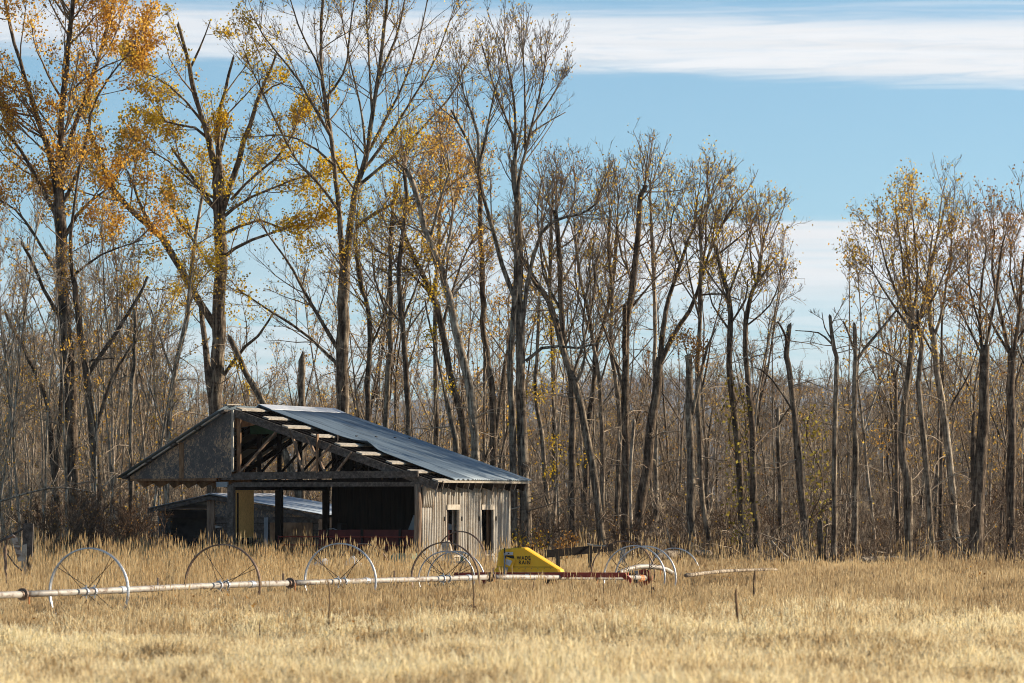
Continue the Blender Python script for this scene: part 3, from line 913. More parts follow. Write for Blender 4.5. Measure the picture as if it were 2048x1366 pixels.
def tree_object(name, label, cat, base, arrays, bark, twig, leaf, group=None, rz=0.0, crown='crown'):
    TV, TQ, CV, CQ, CM = arrays
    e = empty(name, base, rz, label, cat, group)
    b = np.array(base)[None]
    link_mesh('trunk', mesh_np('trunk', TV - b, quads=TQ, mats=[bark], smooth=True), e)
    link_mesh(crown, mesh_np(crown, CV - b, quads=CQ, mats=[twig, leaf, M['twig_pale']], qmat=CM), e)
    TRI[0] += 2 * (len(TQ) + len(CQ))
    return e


BASE = dict(n1=1.0, l1=3.0, n2=6, n3=5, ang=(24, 62), up=0.36, wig=0.10, dens=0.0, clump=0.7, tw=0.0065)


def hero(name, label, D, stems, bark='bark', twig='twig', leaf='leaf_gold', seed=1, group=None, **kw):
    """stems in photo pixels: (w0, w1, t0, broken, [(x, y), ...], dy) ; the first one stands on the ground"""
    p = dict(BASE); p.update(kw)
    p['n1'] *= 2.3; p['dens'] *= 3.4; p['l1'] *= 1.1; p['n3'] += 1; p['n2'] += 1; p['tw'] = .0052; p.setdefault('dead', 1.3)
    r = np.random.default_rng(seed * 7 + 3)
    out = []
    for k, st in enumerate(stems):
        w0, w1, t0, br, pts = st[:5]
        dy = st[5] if len(st) > 5 else (0.0 if k == 0 else r.uniform(-1.6, 1.6))
        pts3 = []
        n = len(pts)
        for i, (x, y) in enumerate(pts):
            d = D + dy * (i / (n - 1)) ** 1.3
            pts3.append(at(x, y, d))
        if k == 0:
            b = pts3[0]
            g = float(ground_z(b.x, b.y))
            if b.z > g + 0.05:
                q = (pts3[0] - pts3[1]).normalized()
                foot = Vector((b.x + q.x * 0.5 * min(b.z, 1.5), b.y, g - 0.15))
                pts3 = [foot] + pts3
            base = (pts3[0].x, pts3[0].y, g - 0.12)
            if pts3[0].z > g: pts3[0].z = g - 0.12
        sc = D / F / 2 * (0.82 if k == 0 else 0.70)
        out.append((np.array([tuple(q) for q in pts3]), w0 * sc, max(w1 * sc, 0.012), t0, br))
    arr = grow(seed, out, p)
    return tree_object(name, label, 'tree', base, arr, M[bark], M[twig], M[leaf], group)


def build_heroes():
    # far left: tall orange tree
    hero('cottonwood_tree', 'tall orange-leaved cottonwood standing at the far left, its crown leaving the frame', 150, [
        (40, 26, .75, 0, [(146, 1060), (143, 900), (138, 760), (126, 600), (121, 470), (118, 380)]),
        (24, 7, .10, 0, [(118, 385), (120, 280), (128, 180), (140, 60), (150, -60), (158, -170)]),
        (20, 6, .15, 0, [(116, 400), (96, 300), (70, 220), (42, 130), (18, 40), (0, -50)]),
        (14, 5, .2, 0, [(112, 430), (80, 370), (40, 300), (0, 250), (-40, 190)]),
        (15, 5, .2, 0, [(122, 330), (150, 250), (180, 170), (205, 90), (228, 0), (240, -90)]),
        (11, 4, .2, 0, [(130, 400), (165, 320), (180, 230), (215, 160), (255, 110)]),
        (13, 4, .2, 0, [(126, 480), (160, 420), (200, 390), (240, 350)]),
        (10, 4, .2, 0, [(120, 560), (70, 470), (30, 420), (-20, 390)]),
        (9, 3, .2, 0, [(135, 560), (185, 520), (225, 500), (285, 480)]),
    ], bark='bark_brown', leaf='leaf_orange', seed=21, n1=1.1, l1=3.3, n2=7, n3=5, dens=2.1, clump=.95, ls=.085)
    hero('cottonwood_tree', 'dark double-stemmed tree just right of the far-left orange tree', 146, [
        (26, 13, .8, 0, [(200, 1060), (197, 985), (185, 852), (169, 732), (155, 623), (146, 555)]),
        (13, 5, .2, 0, [(146, 560), (140, 480), (150, 400), (160, 330)]),
        (14, 7, .3, 1, [(171, 756), (225, 675), (274, 599), (294, 555)]),
        (13, 6, .3, 1, [(186, 876), (203, 820), (225, 756), (282, 659)]),
        (8, 3, .3, 1, [(170, 735), (185, 720), (230, 716)]),
    ], bark='bark_brown', leaf='leaf_orange', seed=22, dens=0.7, n1=.8, l1=2.4)
    hero('leaning_tree', 'tree leaning left with a broken top at the left edge', 152, [
        (20, 7, .5, 1, [(118, 1060), (106, 920), (97, 812), (68, 740), (40, 683), (12, 627)]),
        (15, 8, .3, 1, [(112, 960), (124, 760), (121, 643), (93, 591), (64, 522), (44, 486)]),
    ], bark='bark_brown', leaf='leaf_rust', seed=23, dens=0.5, n1=.9, l1=2.2)
    hero('dead_snag', 'slim dark broken trunk with sunlit right edge left of the barn', 142, [
        (13, 9, .3, 1, [(262, 1080), (262, 960), (262, 820), (269, 720), (270, 622)]),
        (5, 2, .2, 1, [(264, 700), (276, 672), (285, 640)]),
    ], bark='bark', seed=24, n1=.5, l1=1.4, n2=4, n3=3)
    hero('pale_poplar', 'slender pale poplar with sparse yellow leaves rising behind the barn\'s left eave', 150, [
        (17, 7, .55, 0, [(330, 1060), (334, 885), (346, 764), (362, 691), (378, 611), (380, 551), (394, 458), (405, 390)]),
        (7, 3, .2, 0, [(346, 750), (325, 690), (305, 625), (285, 585)]),
        (6, 3, .2, 0, [(378, 611), (395, 570), (420, 540)]),
    ], bark='bark_pale', twig='twig_pale', leaf='leaf_yellow', seed=25, dens=1.0, n1=1.0, l1=2.0)
    # the big broken-topped one behind the barn ridge
    hero('cottonwood_tree', 'large golden cottonwood with broken bare limb ends behind the barn peak', 156, [
        (40, 28, .75, 0, [(428, 1060), (430, 900), (433, 760), (438, 640), (441, 500), (438, 400), (436, 330)]),
        (18, 9, .35, 1, [(430, 345), (415, 270), (390, 190), (378, 125), (357, 50)], -.8),
        (8, 3, .5, 1, [(381, 135), (400, 95), (421, 40)], -.3),
        (17, 7, .35, 1, [(438, 335), (437, 250), (450, 185), (467, 115)], .5),
        (9, 6, .5, 1, [(440, 310), (455, 255)], -.4),
        (19, 6, .3, 1, [(440, 440), (478, 320), (500, 250), (515, 200), (530, 160), (552, 110)], -1.0),
        (6, 3, .6, 1, [(525, 190), (545, 173), (569, 165)], -.4),
        (12, 8, .4, 1, [(424, 410), (385, 355), (345, 298)], .8),
        (24, 10, .4, 0, [(432, 655), (385, 580), (340, 500), (304, 454), (256, 414), (220, 366), (190, 293), (176, 256)], -1.6),
        (11, 6, .4, 1, [(304, 454), (278, 403), (256, 344)], .3),
        (22, 13, .7, 1, [(424, 800), (410, 691), (402, 615)], .9),
        (12, 5, .35, 1, [(437, 765), (483, 703), (523, 663), (551, 619)], -.9),
        (12, 5, .15, 0, [(440, 520), (480, 490), (530, 470), (590, 450)], -1.2),
        (11, 4, .15, 0, [(440, 440), (490, 400), (560, 370), (620, 350)], .8),
        (10, 4, .15, 0, [(462, 400), (510, 350), (560, 310), (590, 260)], -.7),
        (9, 3, .15, 0, [(436, 400), (400, 380), (350, 330), (300, 300)], -.9),
        (9, 3, .15, 0, [(420, 280), (380, 250), (340, 250), (310, 215)], -.9),
        (8, 3, .15, 0, [(410, 250), (360, 190), (320, 160), (285, 145)], .5),
        (9, 3, .15, 0, [(441, 560), (400, 500), (370, 460), (350, 430)], -.6),
        (9, 3, .15, 0, [(442, 470), (520, 440), (600, 470), (640, 420)], -1.5),
    ], bark='bark', leaf='leaf_yellow', seed=26, dens=1.9, clump=.8, n1=.8, l1=3.1, n2=7, n3=4, ls=.088)
    hero('fallen_leaner', 'bare trunk leaning left behind the barn ridge, propped on the golden cottonwood', 152, [
        (22, 12, .6, 1, [(600, 1000), (555, 860), (527, 804), (491, 744), (459, 675)]),
    ], bark='bark', leaf='leaf_yellow', seed=27, dens=1.6, n1=.8, l1=1.2, n2=4, n3=4)
    hero('dead_snag', 'short splintered stump standing straight above the barn ridge', 152, [
        (18, 17, .99, 1, [(603, 1060), (603, 900), (603, 800), (604, 722)]),
        (6, 2, .99, 1, [(609, 740), (610, 712)]),
    ], bark='bark', seed=28, n1=.05, l1=.4, n2=1, n3=1, dead=0)
    # the great bare fan above the ridge
    hero('cottonwood_tree', 'tallest cottonwood with a wide nearly bare fan crown above the barn roof', 154, [
        (36, 27, .8, 0, [(682, 1060), (683, 900), (685, 750), (688, 600), (691, 510)]),
        (17, 6, .3, 0, [(684, 530), (680, 430), (672, 360), (660, 260), (648, 190), (642, 90), (648, -20), (650, -100)], .9),
        (22, 7, .25, 0, [(694, 520), (702, 440), (716, 370), (732, 310), (745, 230), (760, 130), (772, 30), (780, -80)], -.6),
        (9, 3, .15, 0, [(660, 270), (620, 200), (590, 150), (540, 90), (515, 50)], -.6),
        (8, 3, .15, 0, [(655, 225), (640, 140), (600, 60), (575, -20)], -1),
        (8, 3, .15, 0, [(650, 200), (690, 140), (700, 60), (715, -40)], .8),
        (10, 3, .15, 0, [(730, 315), (770, 240), (810, 160), (840, 70), (860, -30)], -.9),
        (10, 3, .15, 0, [(720, 350), (780, 270), (830, 190), (870, 120), (900, 40)], .8),
        (10, 3, .15, 0, [(716, 372), (790, 310), (850, 250), (910, 180), (930, 130)], -.5),
        (8, 3, .15, 0, [(745, 240), (740, 150), (735, 60), (730, -40)], .5),
        (8, 3, .15, 0, [(755, 160), (790, 80), (810, 0), (820, -70)], .6),
        (11, 5, .2, 0, [(712, 455), (750, 425), (800, 402), (850, 395), (890, 372)], -1),
        (9, 3, .15, 0, [(676, 420), (640, 370), (600, 330), (560, 260), (490, 110)], -.7),
        (13, 4, .2, 0, [(684, 712), (628, 619), (580, 530), (523, 450)], -1.5),
        (11, 4, .2, 0, [(682, 735), (640, 695), (604, 663), (523, 611), (475, 579)], 1.3),
        (7, 3, .15, 0, [(731, 315), (722, 220), (697, 110), (682, 20)], .9),
        (8, 3, .15, 0, [(668, 330), (620, 290), (570, 270), (530, 270)], 1.2),
    ], bark='bark', leaf='leaf_gold', seed=29, dens=0.26, clump=.8, n1=1.05, l1=2.5, n2=6, n3=5, wig=.08)
    # cluster of leaning trunks right of the ridge
    hero('leaning_tree', 'dark trunk leaning left in the thicket above the middle of the barn roof', 150, [
        (22, 11, .6, 0, [(936, 1060), (930, 900), (923, 828), (897, 729), (883, 647), (864, 591), (844, 545), (824, 512), (800, 440)]),
        (9, 4, .2, 0, [(864, 591), (835, 560), (790, 520), (750, 500)]),
        (9, 4, .2, 0, [(885, 650), (905, 580), (925, 520), (950, 470)]),
    ], bark='bark_brown', leaf='leaf_gold', seed=30, dens=.35, n1=1.0, l1=2.4)
    hero('leaning_tree', 'pale-barked trunk leaning left with orange leaf clumps, above the barn roof\'s lower half', 147, [
        (25, 13, .55, 0, [(955, 1060), (952, 900), (946, 812), (930, 730), (913, 664), (897, 591), (883, 538), (860, 482), (847, 443), (837, 400), (815, 340)]),
        (10, 4, .2, 0, [(883, 538), (900, 470), (905, 400), (890, 320)]),
        (9, 4, .2, 0, [(860, 482), (880, 400), (900, 330), (880, 270)]),
        (8, 4, .2, 0, [(900, 600), (930, 560), (960, 520)]),
    ], bark='bark_pale', leaf='leaf_orange', seed=31, dens=.6, n1=1.1, l1=2.4)
    hero('cottonwood_tree', 'straight dark trunk with a thin leafy head left of the twin-stemmed tree', 152, [
        (20, 10, .6, 0, [(990, 1060), (986, 900), (985, 779), (972, 713), (966, 631), (966, 558), (962, 499), (961, 400), (958, 330)]),
        (11, 4, .2, 0, [(992, 870), (1009, 730), (1022, 670), (1028, 631), (1030, 560)]),
    ], bark='bark_brown', leaf='leaf_orange', seed=32, dens=.45, n1=1.1, l1=2.1)
    hero('cottonwood_tree', 'twin-stemmed pale cottonwood at the barn\'s back corner with a feathery bare crown', 141, [
        (32, 16, .8, 0, [(1053, 1130), (1050, 1000), (1043, 850), (1040, 700), (1038, 600), (1039, 500), (1034, 400), (1028, 320)], .2),
        (24, 14, .9, 0, [(1030, 1130), (1028, 1000), (1024, 850), (1022, 720), (1030, 600), (1033, 500)], -.5),
        (10, 3, .2, 0, [(1029, 330), (1031, 285), (1012, 238), (987, 172), (965, 92)], .5),
        (12, 3, .2, 0, [(1034, 400), (1040, 350), (1049, 311), (1060, 263), (1082, 183), (1092, 110)], -.6),
        (9, 3, .2, 0, [(1030, 300), (1030, 220), (1020, 150), (1005, 75)], .9),
        (8, 3, .2, 0, [(1050, 300), (1050, 220), (1048, 150), (1045, 85)], -.9),
        (7, 3, .2, 0, [(1062, 255), (1100, 200), (1120, 165)], .7),
        (15, 5, .3, 0, [(1034, 605), (1009, 542), (992, 482), (969, 400), (954, 329), (932, 275), (902, 220)], .9),
        (9, 3, .2, 0, [(958, 335), (954, 256), (935, 209), (917, 146)], .4),
        (8, 3, .2, 0, [(956, 340), (975, 260), (985, 200), (1000, 150)], -.4),
        (13, 5, .3, 0, [(1046, 640), (1061, 532), (1088, 459), (1127, 436), (1167, 426), (1195, 405)], -1.2),
        (11, 5, .4, 1, [(1052, 722), (1094, 690), (1144, 697), (1193, 687)], -1.0),
        (7, 3, .2, 1, [(1060, 270), (1085, 250), (1130, 225)], .6),
    ], bark='bark', leaf='leaf_gold', seed=33, dens=.10, n1=1.25, l1=2.2, n2=7, n3=5, wig=.06, up=.6, ang=(18, 45))
    spec = [
        # name, label, D, stems, kw
        ('cottonwood_tree', 'dark upright trunk right of the twin-stemmed tree, forking low', 143, [
            (20, 12, .6, 0, [(1148, 1120), (1145, 952), (1145, 842), (1142, 763), (1130, 690), (1120, 600), (1118, 500), (1110, 420)]),
            (9, 4, .2, 0, [(1142, 763), (1165, 690), (1185, 610), (1190, 520)]), (8, 3, .2, 0, [(1122, 620), (1090, 560), (1080, 480), (1095, 400)])],
         dict(bark='bark_brown', leaf='leaf_gold', dens=.1, seed=40)),
        ('leaning_tree', 'heavy trunk leaning left behind the yellow engine cover', 142, [
            (24, 11, .6, 0, [(1207, 1130), (1205, 1078), (1189, 968), (1170, 857), (1151, 772), (1126, 700), (1109, 630), (1096, 597), (1066, 557), (1050, 520)]),
            (9, 4, .2, 0, [(1150, 772), (1170, 720), (1165, 640), (1180, 560)])],
         dict(bark='bark', leaf='leaf_gold', dens=.15, seed=41)),
        ('cottonwood_tree', 'thin dark trunk bending right beside the heavy leaning trunk', 150, [
            (15, 8, .5, 0, [(1172, 1120), (1172, 950), (1176, 857), (1186, 779), (1192, 700), (1215, 620), (1228, 540), (1235, 450)]),
            (7, 3, .2, 0, [(1192, 700), (1170, 630), (1150, 560), (1155, 480)])],
         dict(bark='bark_brown', leaf='leaf_rust', dens=.2, seed=42)),
        ('cottonwood_tree', 'slim trunk with upright twiggy head above the dark plank', 148, [
            (14, 7, .5, 0, [(1206, 1120), (1205, 1015), (1205, 889), (1201, 779), (1192, 725), (1180, 640), (1160, 560), (1150, 470)]),
            (7, 3, .2, 0, [(1200, 770), (1220, 700), (1250, 640), (1270, 590)])],
         dict(bark='bark', leaf='leaf_gold', dens=.2, seed=43)),
        ('cottonwood_tree', 'dark straight trunk left of the pale dead pole, with broken stub beside it', 144, [
            (24, 12, .6, 0, [(1252, 1120), (1252, 1046), (1252, 889), (1252, 763), (1254, 640), (1264, 580), (1273, 498), (1282, 400), (1290, 370)]),
            (14, 12, .9, 1, [(1250, 720), (1248, 660), (1250, 612)]), (9, 4, .2, 0, [(1250, 800), (1236, 740), (1210, 660), (1190, 600)]),
            (8, 3, .2, 0, [(1268, 560), (1240, 500), (1235, 430), (1240, 370)]), (8, 3, .2, 0, [(1260, 620), (1300, 570), (1330, 540)])],
         dict(bark='bark_brown', leaf='leaf_gold', dens=.12, seed=44)),
        ('dead_snag', 'pale barkless dead pole broken off at mid height', 142, [
            (11, 8, .6, 1, [(1263, 1120), (1263, 1071), (1261, 952), (1268, 842)])],
         dict(bark='bark_pale', n1=.3, l1=1.6, n2=3, n3=3, seed=45)),
        ('cottonwood_tree', 'big dark trunk leaning right with forked golden-tipped crown', 143, [
            (30, 20, .9, 0, [(1272, 1130), (1277, 1046), (1293, 936), (1305, 842), (1315, 763), (1320, 715)]),
            (17, 5, .35, 0, [(1316, 735), (1346, 672), (1379, 623), (1399, 573), (1409, 530), (1438, 465), (1465, 415)], -.8),
            (16, 5, .35, 0, [(1320, 720), (1330, 630), (1346, 573), (1369, 498), (1389, 448), (1395, 390)], .7),
            (8, 3, .15, 0, [(1399, 573), (1410, 500), (1412, 430), (1420, 370)], .6),
            (8, 3, .15, 0, [(1409, 530), (1460, 490), (1500, 455)], -.7), (8, 3, .15, 0, [(1360, 530), (1340, 470), (1350, 410)], -.7),
            (7, 3, .15, 0, [(1389, 448), (1420, 400), (1440, 360)], .9), (7, 3, .15, 1, [(1400, 590), (1440, 588), (1480, 600)], -.9)],
         dict(bark='bark_brown', leaf='leaf_gold', dens=.16, seed=46, n1=1.3, l1=2.2)),
        ('pale_poplar', 'slender straight pale trunk between the dark trunk and the right-leaning one', 152, [
            (15, 5, .5, 0, [(1312, 1120), (1312, 900), (1310, 728), (1310, 597), (1305, 514), (1301, 400), (1300, 365)]),
            (6, 3, .2, 0, [(1306, 520), (1330, 460), (1335, 400)]), (6, 3, .2, 0, [(1308, 560), (1280, 500), (1265, 430)])],
         dict(bark='bark_pale', leaf='leaf_gold', dens=.2, seed=47)),
        ('cottonwood_tree', 'rough trunk with reddish leaf tuft, left of a close-set pair right of centre', 140, [
            (24, 15, .8, 0, [(1386, 1130), (1384, 1093), (1381, 952), (1378, 826), (1379, 731), (1376, 710)]),
            (11, 5, .4, 1, [(1384, 830), (1400, 760), (1412, 700), (1430, 660)])],
         dict(bark='bark', leaf='leaf_rust', dens=.8, seed=48, n1=.9, l1=1.6)),
        ('cottonwood_tree', 'rough trunk, right of a close-set pair right of centre', 142, [
            (19, 8, .7, 0, [(1422, 1130), (1419, 1093), (1403, 983), (1397, 857), (1395, 747), (1399, 640), (1402, 530), (1400, 440)]),
            (7, 3, .2, 0, [(1400, 640), (1380, 560), (1370, 480)]), (7, 3, .2, 0, [(1402, 560), (1425, 480), (1432, 410)])],
         dict(bark='bark', leaf='leaf_gold', dens=.2, seed=49)),
        ('cottonwood_tree', 'vine-hung trunk with an open yellow-flecked crown right of centre', 141, [
            (23, 9, .7, 0, [(1486, 1130), (1485, 1093), (1482, 952), (1469, 826), (1460, 731), (1459, 630), (1455, 580), (1441, 530), (1430, 490)]),
            (8, 3, .2, 0, [(1457, 590), (1475, 540), (1490, 500), (1500, 460)]), (7, 3, .2, 0, [(1460, 650), (1490, 600), (1495, 560)]),
            (7, 3, .2, 0, [(1459, 660), (1425, 610), (1415, 560)])],
         dict(bark='bark_brown', leaf='leaf_yellow', dens=.3, seed=50)),
        ('cottonwood_tree', 'trunk with a curved golden crown, last tall tree before the gap in the canopy', 142, [
            (22, 9, .7, 0, [(1518, 1130), (1516, 1093), (1507, 952), (1500, 794), (1491, 695), (1494, 623), (1514, 563), (1522, 510)]),
            (8, 3, .2, 0, [(1514, 563), (1540, 530), (1562, 500)]), (8, 3, .15, 0, [(1520, 530), (1530, 470), (1545, 430)]),
            (7, 3, .15, 0, [(1512, 570), (1500, 500), (1505, 440)]), (6, 3, .2, 0, [(1495, 650), (1540, 610), (1560, 560)])],
         dict(bark='bark_brown', leaf='leaf_gold', dens=.18, seed=51, n1=1.2)),
        ('leaning_tree', 'thin pale sapling leaning right below the gap in the canopy', 150, [
            (7, 3, .5, 0, [(1500, 1120), (1505, 950), (1515, 800), (1535, 690), (1555, 600), (1562, 540)])],
         dict(bark='bark_pale', dens=0.02, seed=52, n1=1.2, l1=1.6)),
        ('dead_snag', 'dark slightly curved snag with a forked broken top', 138, [
            (22, 12, .7, 1, [(1614, 1130), (1614, 1115), (1605, 1018), (1599, 945), (1588, 828), (1579, 740), (1576, 702), (1579, 652)]),
            (8, 5, .5, 1, [(1577, 690), (1568, 664), (1556, 644)]), (6, 3, .3, 1, [(1590, 830), (1560, 780), (1530, 745), (1510, 735)])],
         dict(bark='bark_brown', seed=53, n1=.7, l1=1.8, dens=.1)),
        ('dead_snag', 'straight snag with a bright sunlit edge and one limb arching left', 137, [
            (19, 8, .8, 1, [(1669, 1130), (1668, 1121), (1670, 945), (1673, 740), (1667, 688), (1660, 632)]),
            (6, 2, .3, 1, [(1666, 690), (1645, 670), (1626, 664), (1591, 661)]), (5, 2, .3, 1, [(1664, 680), (1650, 655), (1644, 625)])],
         dict(bark='bark', seed=54, n1=.7, l1=1.5)),
        ('dead_snag', 'straight broken trunk with a long limb rising to the right', 138, [
            (21, 10, .8, 1, [(1711, 1130), (1711, 1127), (1712, 916), (1709, 740), (1709, 652)]),
            (8, 5, .5, 1, [(1708, 700), (1698, 670), (1687, 644)]), (11, 5, .3, 1, [(1713, 720), (1749, 673), (1787, 629), (1816, 594)]),
            (6, 3, .3, 1, [(1714, 760), (1735, 735), (1760, 735)])],
         dict(bark='bark', seed=55, n1=.8, l1=1.7)),
        ('cottonwood_tree', 'golden round-headed cottonwood standing highest at the right', 141, [
            (24, 14, .85, 0, [(1818, 1130), (1816, 1100), (1816, 974), (1803, 900), (1806, 828), (1818, 740), (1824, 650), (1822, 608)]),
            (9, 3, .2, 0, [(1822, 650), (1810, 560), (1800, 480), (1790, 415)], .7), (9, 3, .2, 0, [(1824, 640), (1835, 560), (1830, 480), (1822, 410)], -.6),
            (9, 3, .2, 0, [(1826, 680), (1850, 590), (1862, 500), (1868, 450)], .8), (8, 3, .15, 0, [(1820, 640), (1785, 570), (1765, 500), (1755, 460)], -.8),
            (8, 3, .15, 0, [(1822, 660), (1780, 600), (1755, 560), (1740, 530)], .6), (8, 3, .15, 0, [(1826, 660), (1870, 590), (1895, 530)], -.7),
            (7, 3, .15, 0, [(1822, 600), (1815, 520), (1808, 440)], 1.0), (7, 3, .2, 1, [(1818, 740), (1780, 710), (1740, 690)], .8)],
         dict(bark='bark', leaf='leaf_gold', dens=.5, seed=56, n1=1.25, l1=1.9, ls=.070)),
        ('cottonwood_tree', 'mottled trunk with drooping twigs just right of the golden round-headed tree', 139, [
            (21, 10, .7, 0, [(1868, 1130), (1866, 1120), (1857, 1004), (1849, 886), (1837, 769), (1842, 690), (1836, 620)])],
         dict(bark='bark', leaf='leaf_gold', dens=.4, seed=57, n1=1.2, l1=2.0, up=.1)),
        ('leaning_tree', 'trunk leaning left, forked near its top, between the golden and the stout trees', 143, [
            (23, 10, .7, 0, [(1920, 1130), (1916, 1106), (1904, 974), (1892, 857), (1875, 740), (1866, 673), (1860, 614), (1857, 556), (1870, 500)]),
            (9, 3, .2, 0, [(1866, 680), (1885, 620), (1893, 560), (1905, 500), (1895, 440)]), (8, 3, .2, 0, [(1893, 560), (1920, 530), (1940, 500)])],
         dict(bark='bark_pale', leaf='leaf_gold', dens=.25, seed=58)),
        ('cottonwood_tree', 'stoutest trunk at the right, dark and flared at its base', 138, [
            (46, 20, .9, 0, [(1950, 1130), (1951, 1121), (1954, 1004), (1962, 886), (1968, 790), (1969, 740), (1972, 690)]),
            (12, 4, .2, 0, [(1969, 740), (1960, 650), (1965, 560), (1975, 490)], .6), (10, 4, .2, 0, [(1970, 700), (1990, 600), (2000, 520), (2010, 470)], -.6),
            (14, 10, .8, 1, [(1945, 980), (1946, 900), (1948, 830)], -.4), (8, 3, .2, 0, [(1960, 650), (1940, 580), (1935, 500)], .8),
            (8, 3, .2, 0, [(1968, 720), (1940, 660), (1915, 610)], -.8)],
         dict(bark='bark_brown', leaf='leaf_rust', dens=.22, seed=59, n1=1.2, l1=2.2)),
        ('cottonwood_tree', 'trunk at the right edge with a broad fan of bare limbs', 141, [
            (26, 19, .9, 0, [(2022, 1130), (2021, 1121), (2021, 945), (2024, 828), (2021, 740), (2028, 700)]),
            (12, 4, .2, 0, [(2022, 720), (2000, 620), (1985, 540), (1990, 460)], .7), (12, 4, .2, 0, [(2028, 700), (2040, 610), (2045, 530), (2060, 440)], -.6),
            (9, 3, .2, 0, [(2024, 715), (1985, 650), (1955, 590), (1925, 560)], -.7), (9, 3, .2, 0, [(2028, 690), (2075, 620), (2110, 560)], .6),
            (8, 3, .2, 0, [(2040, 620), (2020, 550), (2025, 470)], .5)],
         dict(bark='bark_brown', leaf='leaf_rust', dens=.3, seed=60, n1=1.2, l1=2.4)),
        ('dead_snag', 'short dark broken stump left of the bright-edged snag', 137, [
            (16, 14, .9, 1, [(1641, 1130), (1640, 1100), (1640, 1045)]), (8, 5, .9, 1, [(1650, 1120), (1654, 1040)])],
         dict(bark='bark_brown', seed=61, n1=.3, l1=.6, n2=2, n3=2)),
        ('dead_snag', 'tall thin snag with a jagged fork top among the right-hand trunks', 146, [
            (14, 9, .8, 1, [(1560, 1120), (1560, 1000), (1556, 900), (1556, 820)]), (7, 4, .5, 1, [(1557, 850), (1568, 830), (1580, 815)]), (6, 4, .5, 1, [(1556, 850), (1548, 828)])],
         dict(bark='bark', seed=62, n1=.8, l1=1.2)),
        ('dead_snag', 'slim forked snag left of the golden round-headed tree', 144, [
            (12, 8, .8, 1, [(1795, 1120), (1793, 950), (1792, 800), (1790, 745)]), (5, 3, .5, 1, [(1790, 760), (1782, 720), (1779, 690)]), (5, 3, .5, 1, [(1791, 755), (1800, 720)])],
         dict(bark='bark_brown', seed=63, n1=.8, l1=1.2)),
        ('cottonwood_tree', 'slim grey trunk with a thin head left of the dark straight trunk', 149, [
            (13, 7, .6, 0, [(1232, 1120), (1236, 950), (1240, 850), (1232, 760), (1220, 690), (1225, 590), (1216, 500), (1222, 420)]), (6, 3, .2, 0, [(1222, 640), (1190, 560), (1185, 490)])],
         dict(bark='bark', leaf='leaf_gold', dens=.15, seed=64)),
        ('cottonwood_tree', 'dark trunk behind the barn roof just right of the tallest tree', 152, [
            (18, 9, .6, 0, [(740, 1060), (738, 880), (735, 760), (742, 690), (735, 620), (720, 560), (712, 500)]), (8, 3, .2, 0, [(738, 700), (765, 640), (780, 560), (785, 480)])],
         dict(bark='bark_brown', leaf='leaf_gold', dens=.35, seed=65)),
        ('cottonwood_tree', 'dark upright trunk with yellow leaves low down, third right of the barn ridge', 150, [
            (17, 8, .5, 0, [(775, 1060), (772, 880), (775, 760), (780, 680), (782, 560), (780, 480), (786, 400)]), (7, 3, .2, 0, [(780, 640), (750, 560), (745, 490)])],
         dict(bark='bark', leaf='leaf_yellow', dens=.6, seed=66)),
        ('cottonwood_tree', 'wavy dark trunk with yellow vine leaves above mid roof', 149, [
            (17, 9, .4, 0, [(820, 1060), (818, 860), (812, 760), (806, 650), (797, 560), (805, 480), (812, 400), (808, 330)]), (7, 3, .2, 0, [(806, 640), (830, 580), (850, 520)])],
         dict(bark='bark_brown', leaf='leaf_yellow', dens=.9, seed=67)),
        ('dead_snag', 'splintered leaning snag low above the barn roof', 143, [
            (20, 12, .8, 1, [(918, 1060), (912, 900), (900, 830), (893, 800)]), (8, 4, .3, 1, [(895, 820), (880, 740), (860, 650), (850, 600)])],
         dict(bark='bark', leaf='leaf_yellow', dens=1.0, seed=68, n1=.8, l1=1.4)),
        ('cottonwood_tree', 'tree with a bushy orange head between the fan crown and the feathery crown', 165, [
            (15, 6, .5, 0, [(872, 1060), (872, 800), (870, 640), (876, 520), (880, 420), (882, 340), (884, 290)]),
            (8, 3, .2, 0, [(874, 540), (850, 460), (845, 390), (850, 330)]), (8, 3, .2, 0, [(876, 500), (905, 430), (915, 370), (912, 310)])],
         dict(bark='bark', leaf='leaf_orange', dens=.75, seed=69, n1=1.4, l1=2.0, clump=.95)),
        ('cottonwood_tree', 'twiggy grey tree with a dense rounded bare head behind the arching limb', 158, [
            (15, 6, .5, 0, [(1110, 1100), (1108, 850), (1105, 700), (1100, 580), (1102, 470), (1105, 390)]),
            (8, 3, .2, 0, [(1103, 560), (1080, 480), (1075, 410), (1085, 350)]), (8, 3, .2, 0, [(1102, 520), (1135, 450), (1150, 390), (1150, 350)]), (7, 3, .2, 0, [(1103, 600), (1150, 520), (1180, 450), (1195, 400)])],
         dict(bark='bark', leaf='leaf_rust', dens=.12, seed=70, n1=1.4, l1=2.2)),
        ('pale_poplar', 'very thin pale spire tree with a few leaves at its tip, in the canopy gap', 160, [
            (6, 2, .4, 0, [(1700, 1100), (1700, 900), (1698, 750), (1699, 600), (1698, 520)])],
         dict(bark='bark_pale', leaf='leaf_gold', dens=.15, seed=71, n1=1.6, l1=1.0, n2=3, n3=3)),
        ('cottonwood_tree', 'grey trunk with yellow-green leaves, low behind the engine cover', 147, [
            (16, 7, .3, 0, [(1098, 1120), (1095, 1000), (1085, 880), (1070, 790), (1075, 700), (1078, 600)])],
         dict(bark='bark', leaf='leaf_yellow', dens=.7, seed=72, n1=1.0, l1=1.8, up=.0)),
    ]
    for nm, lb, D, st, kw in spec:
        hero(nm, lb, D, st, **kw)


build_heroes()

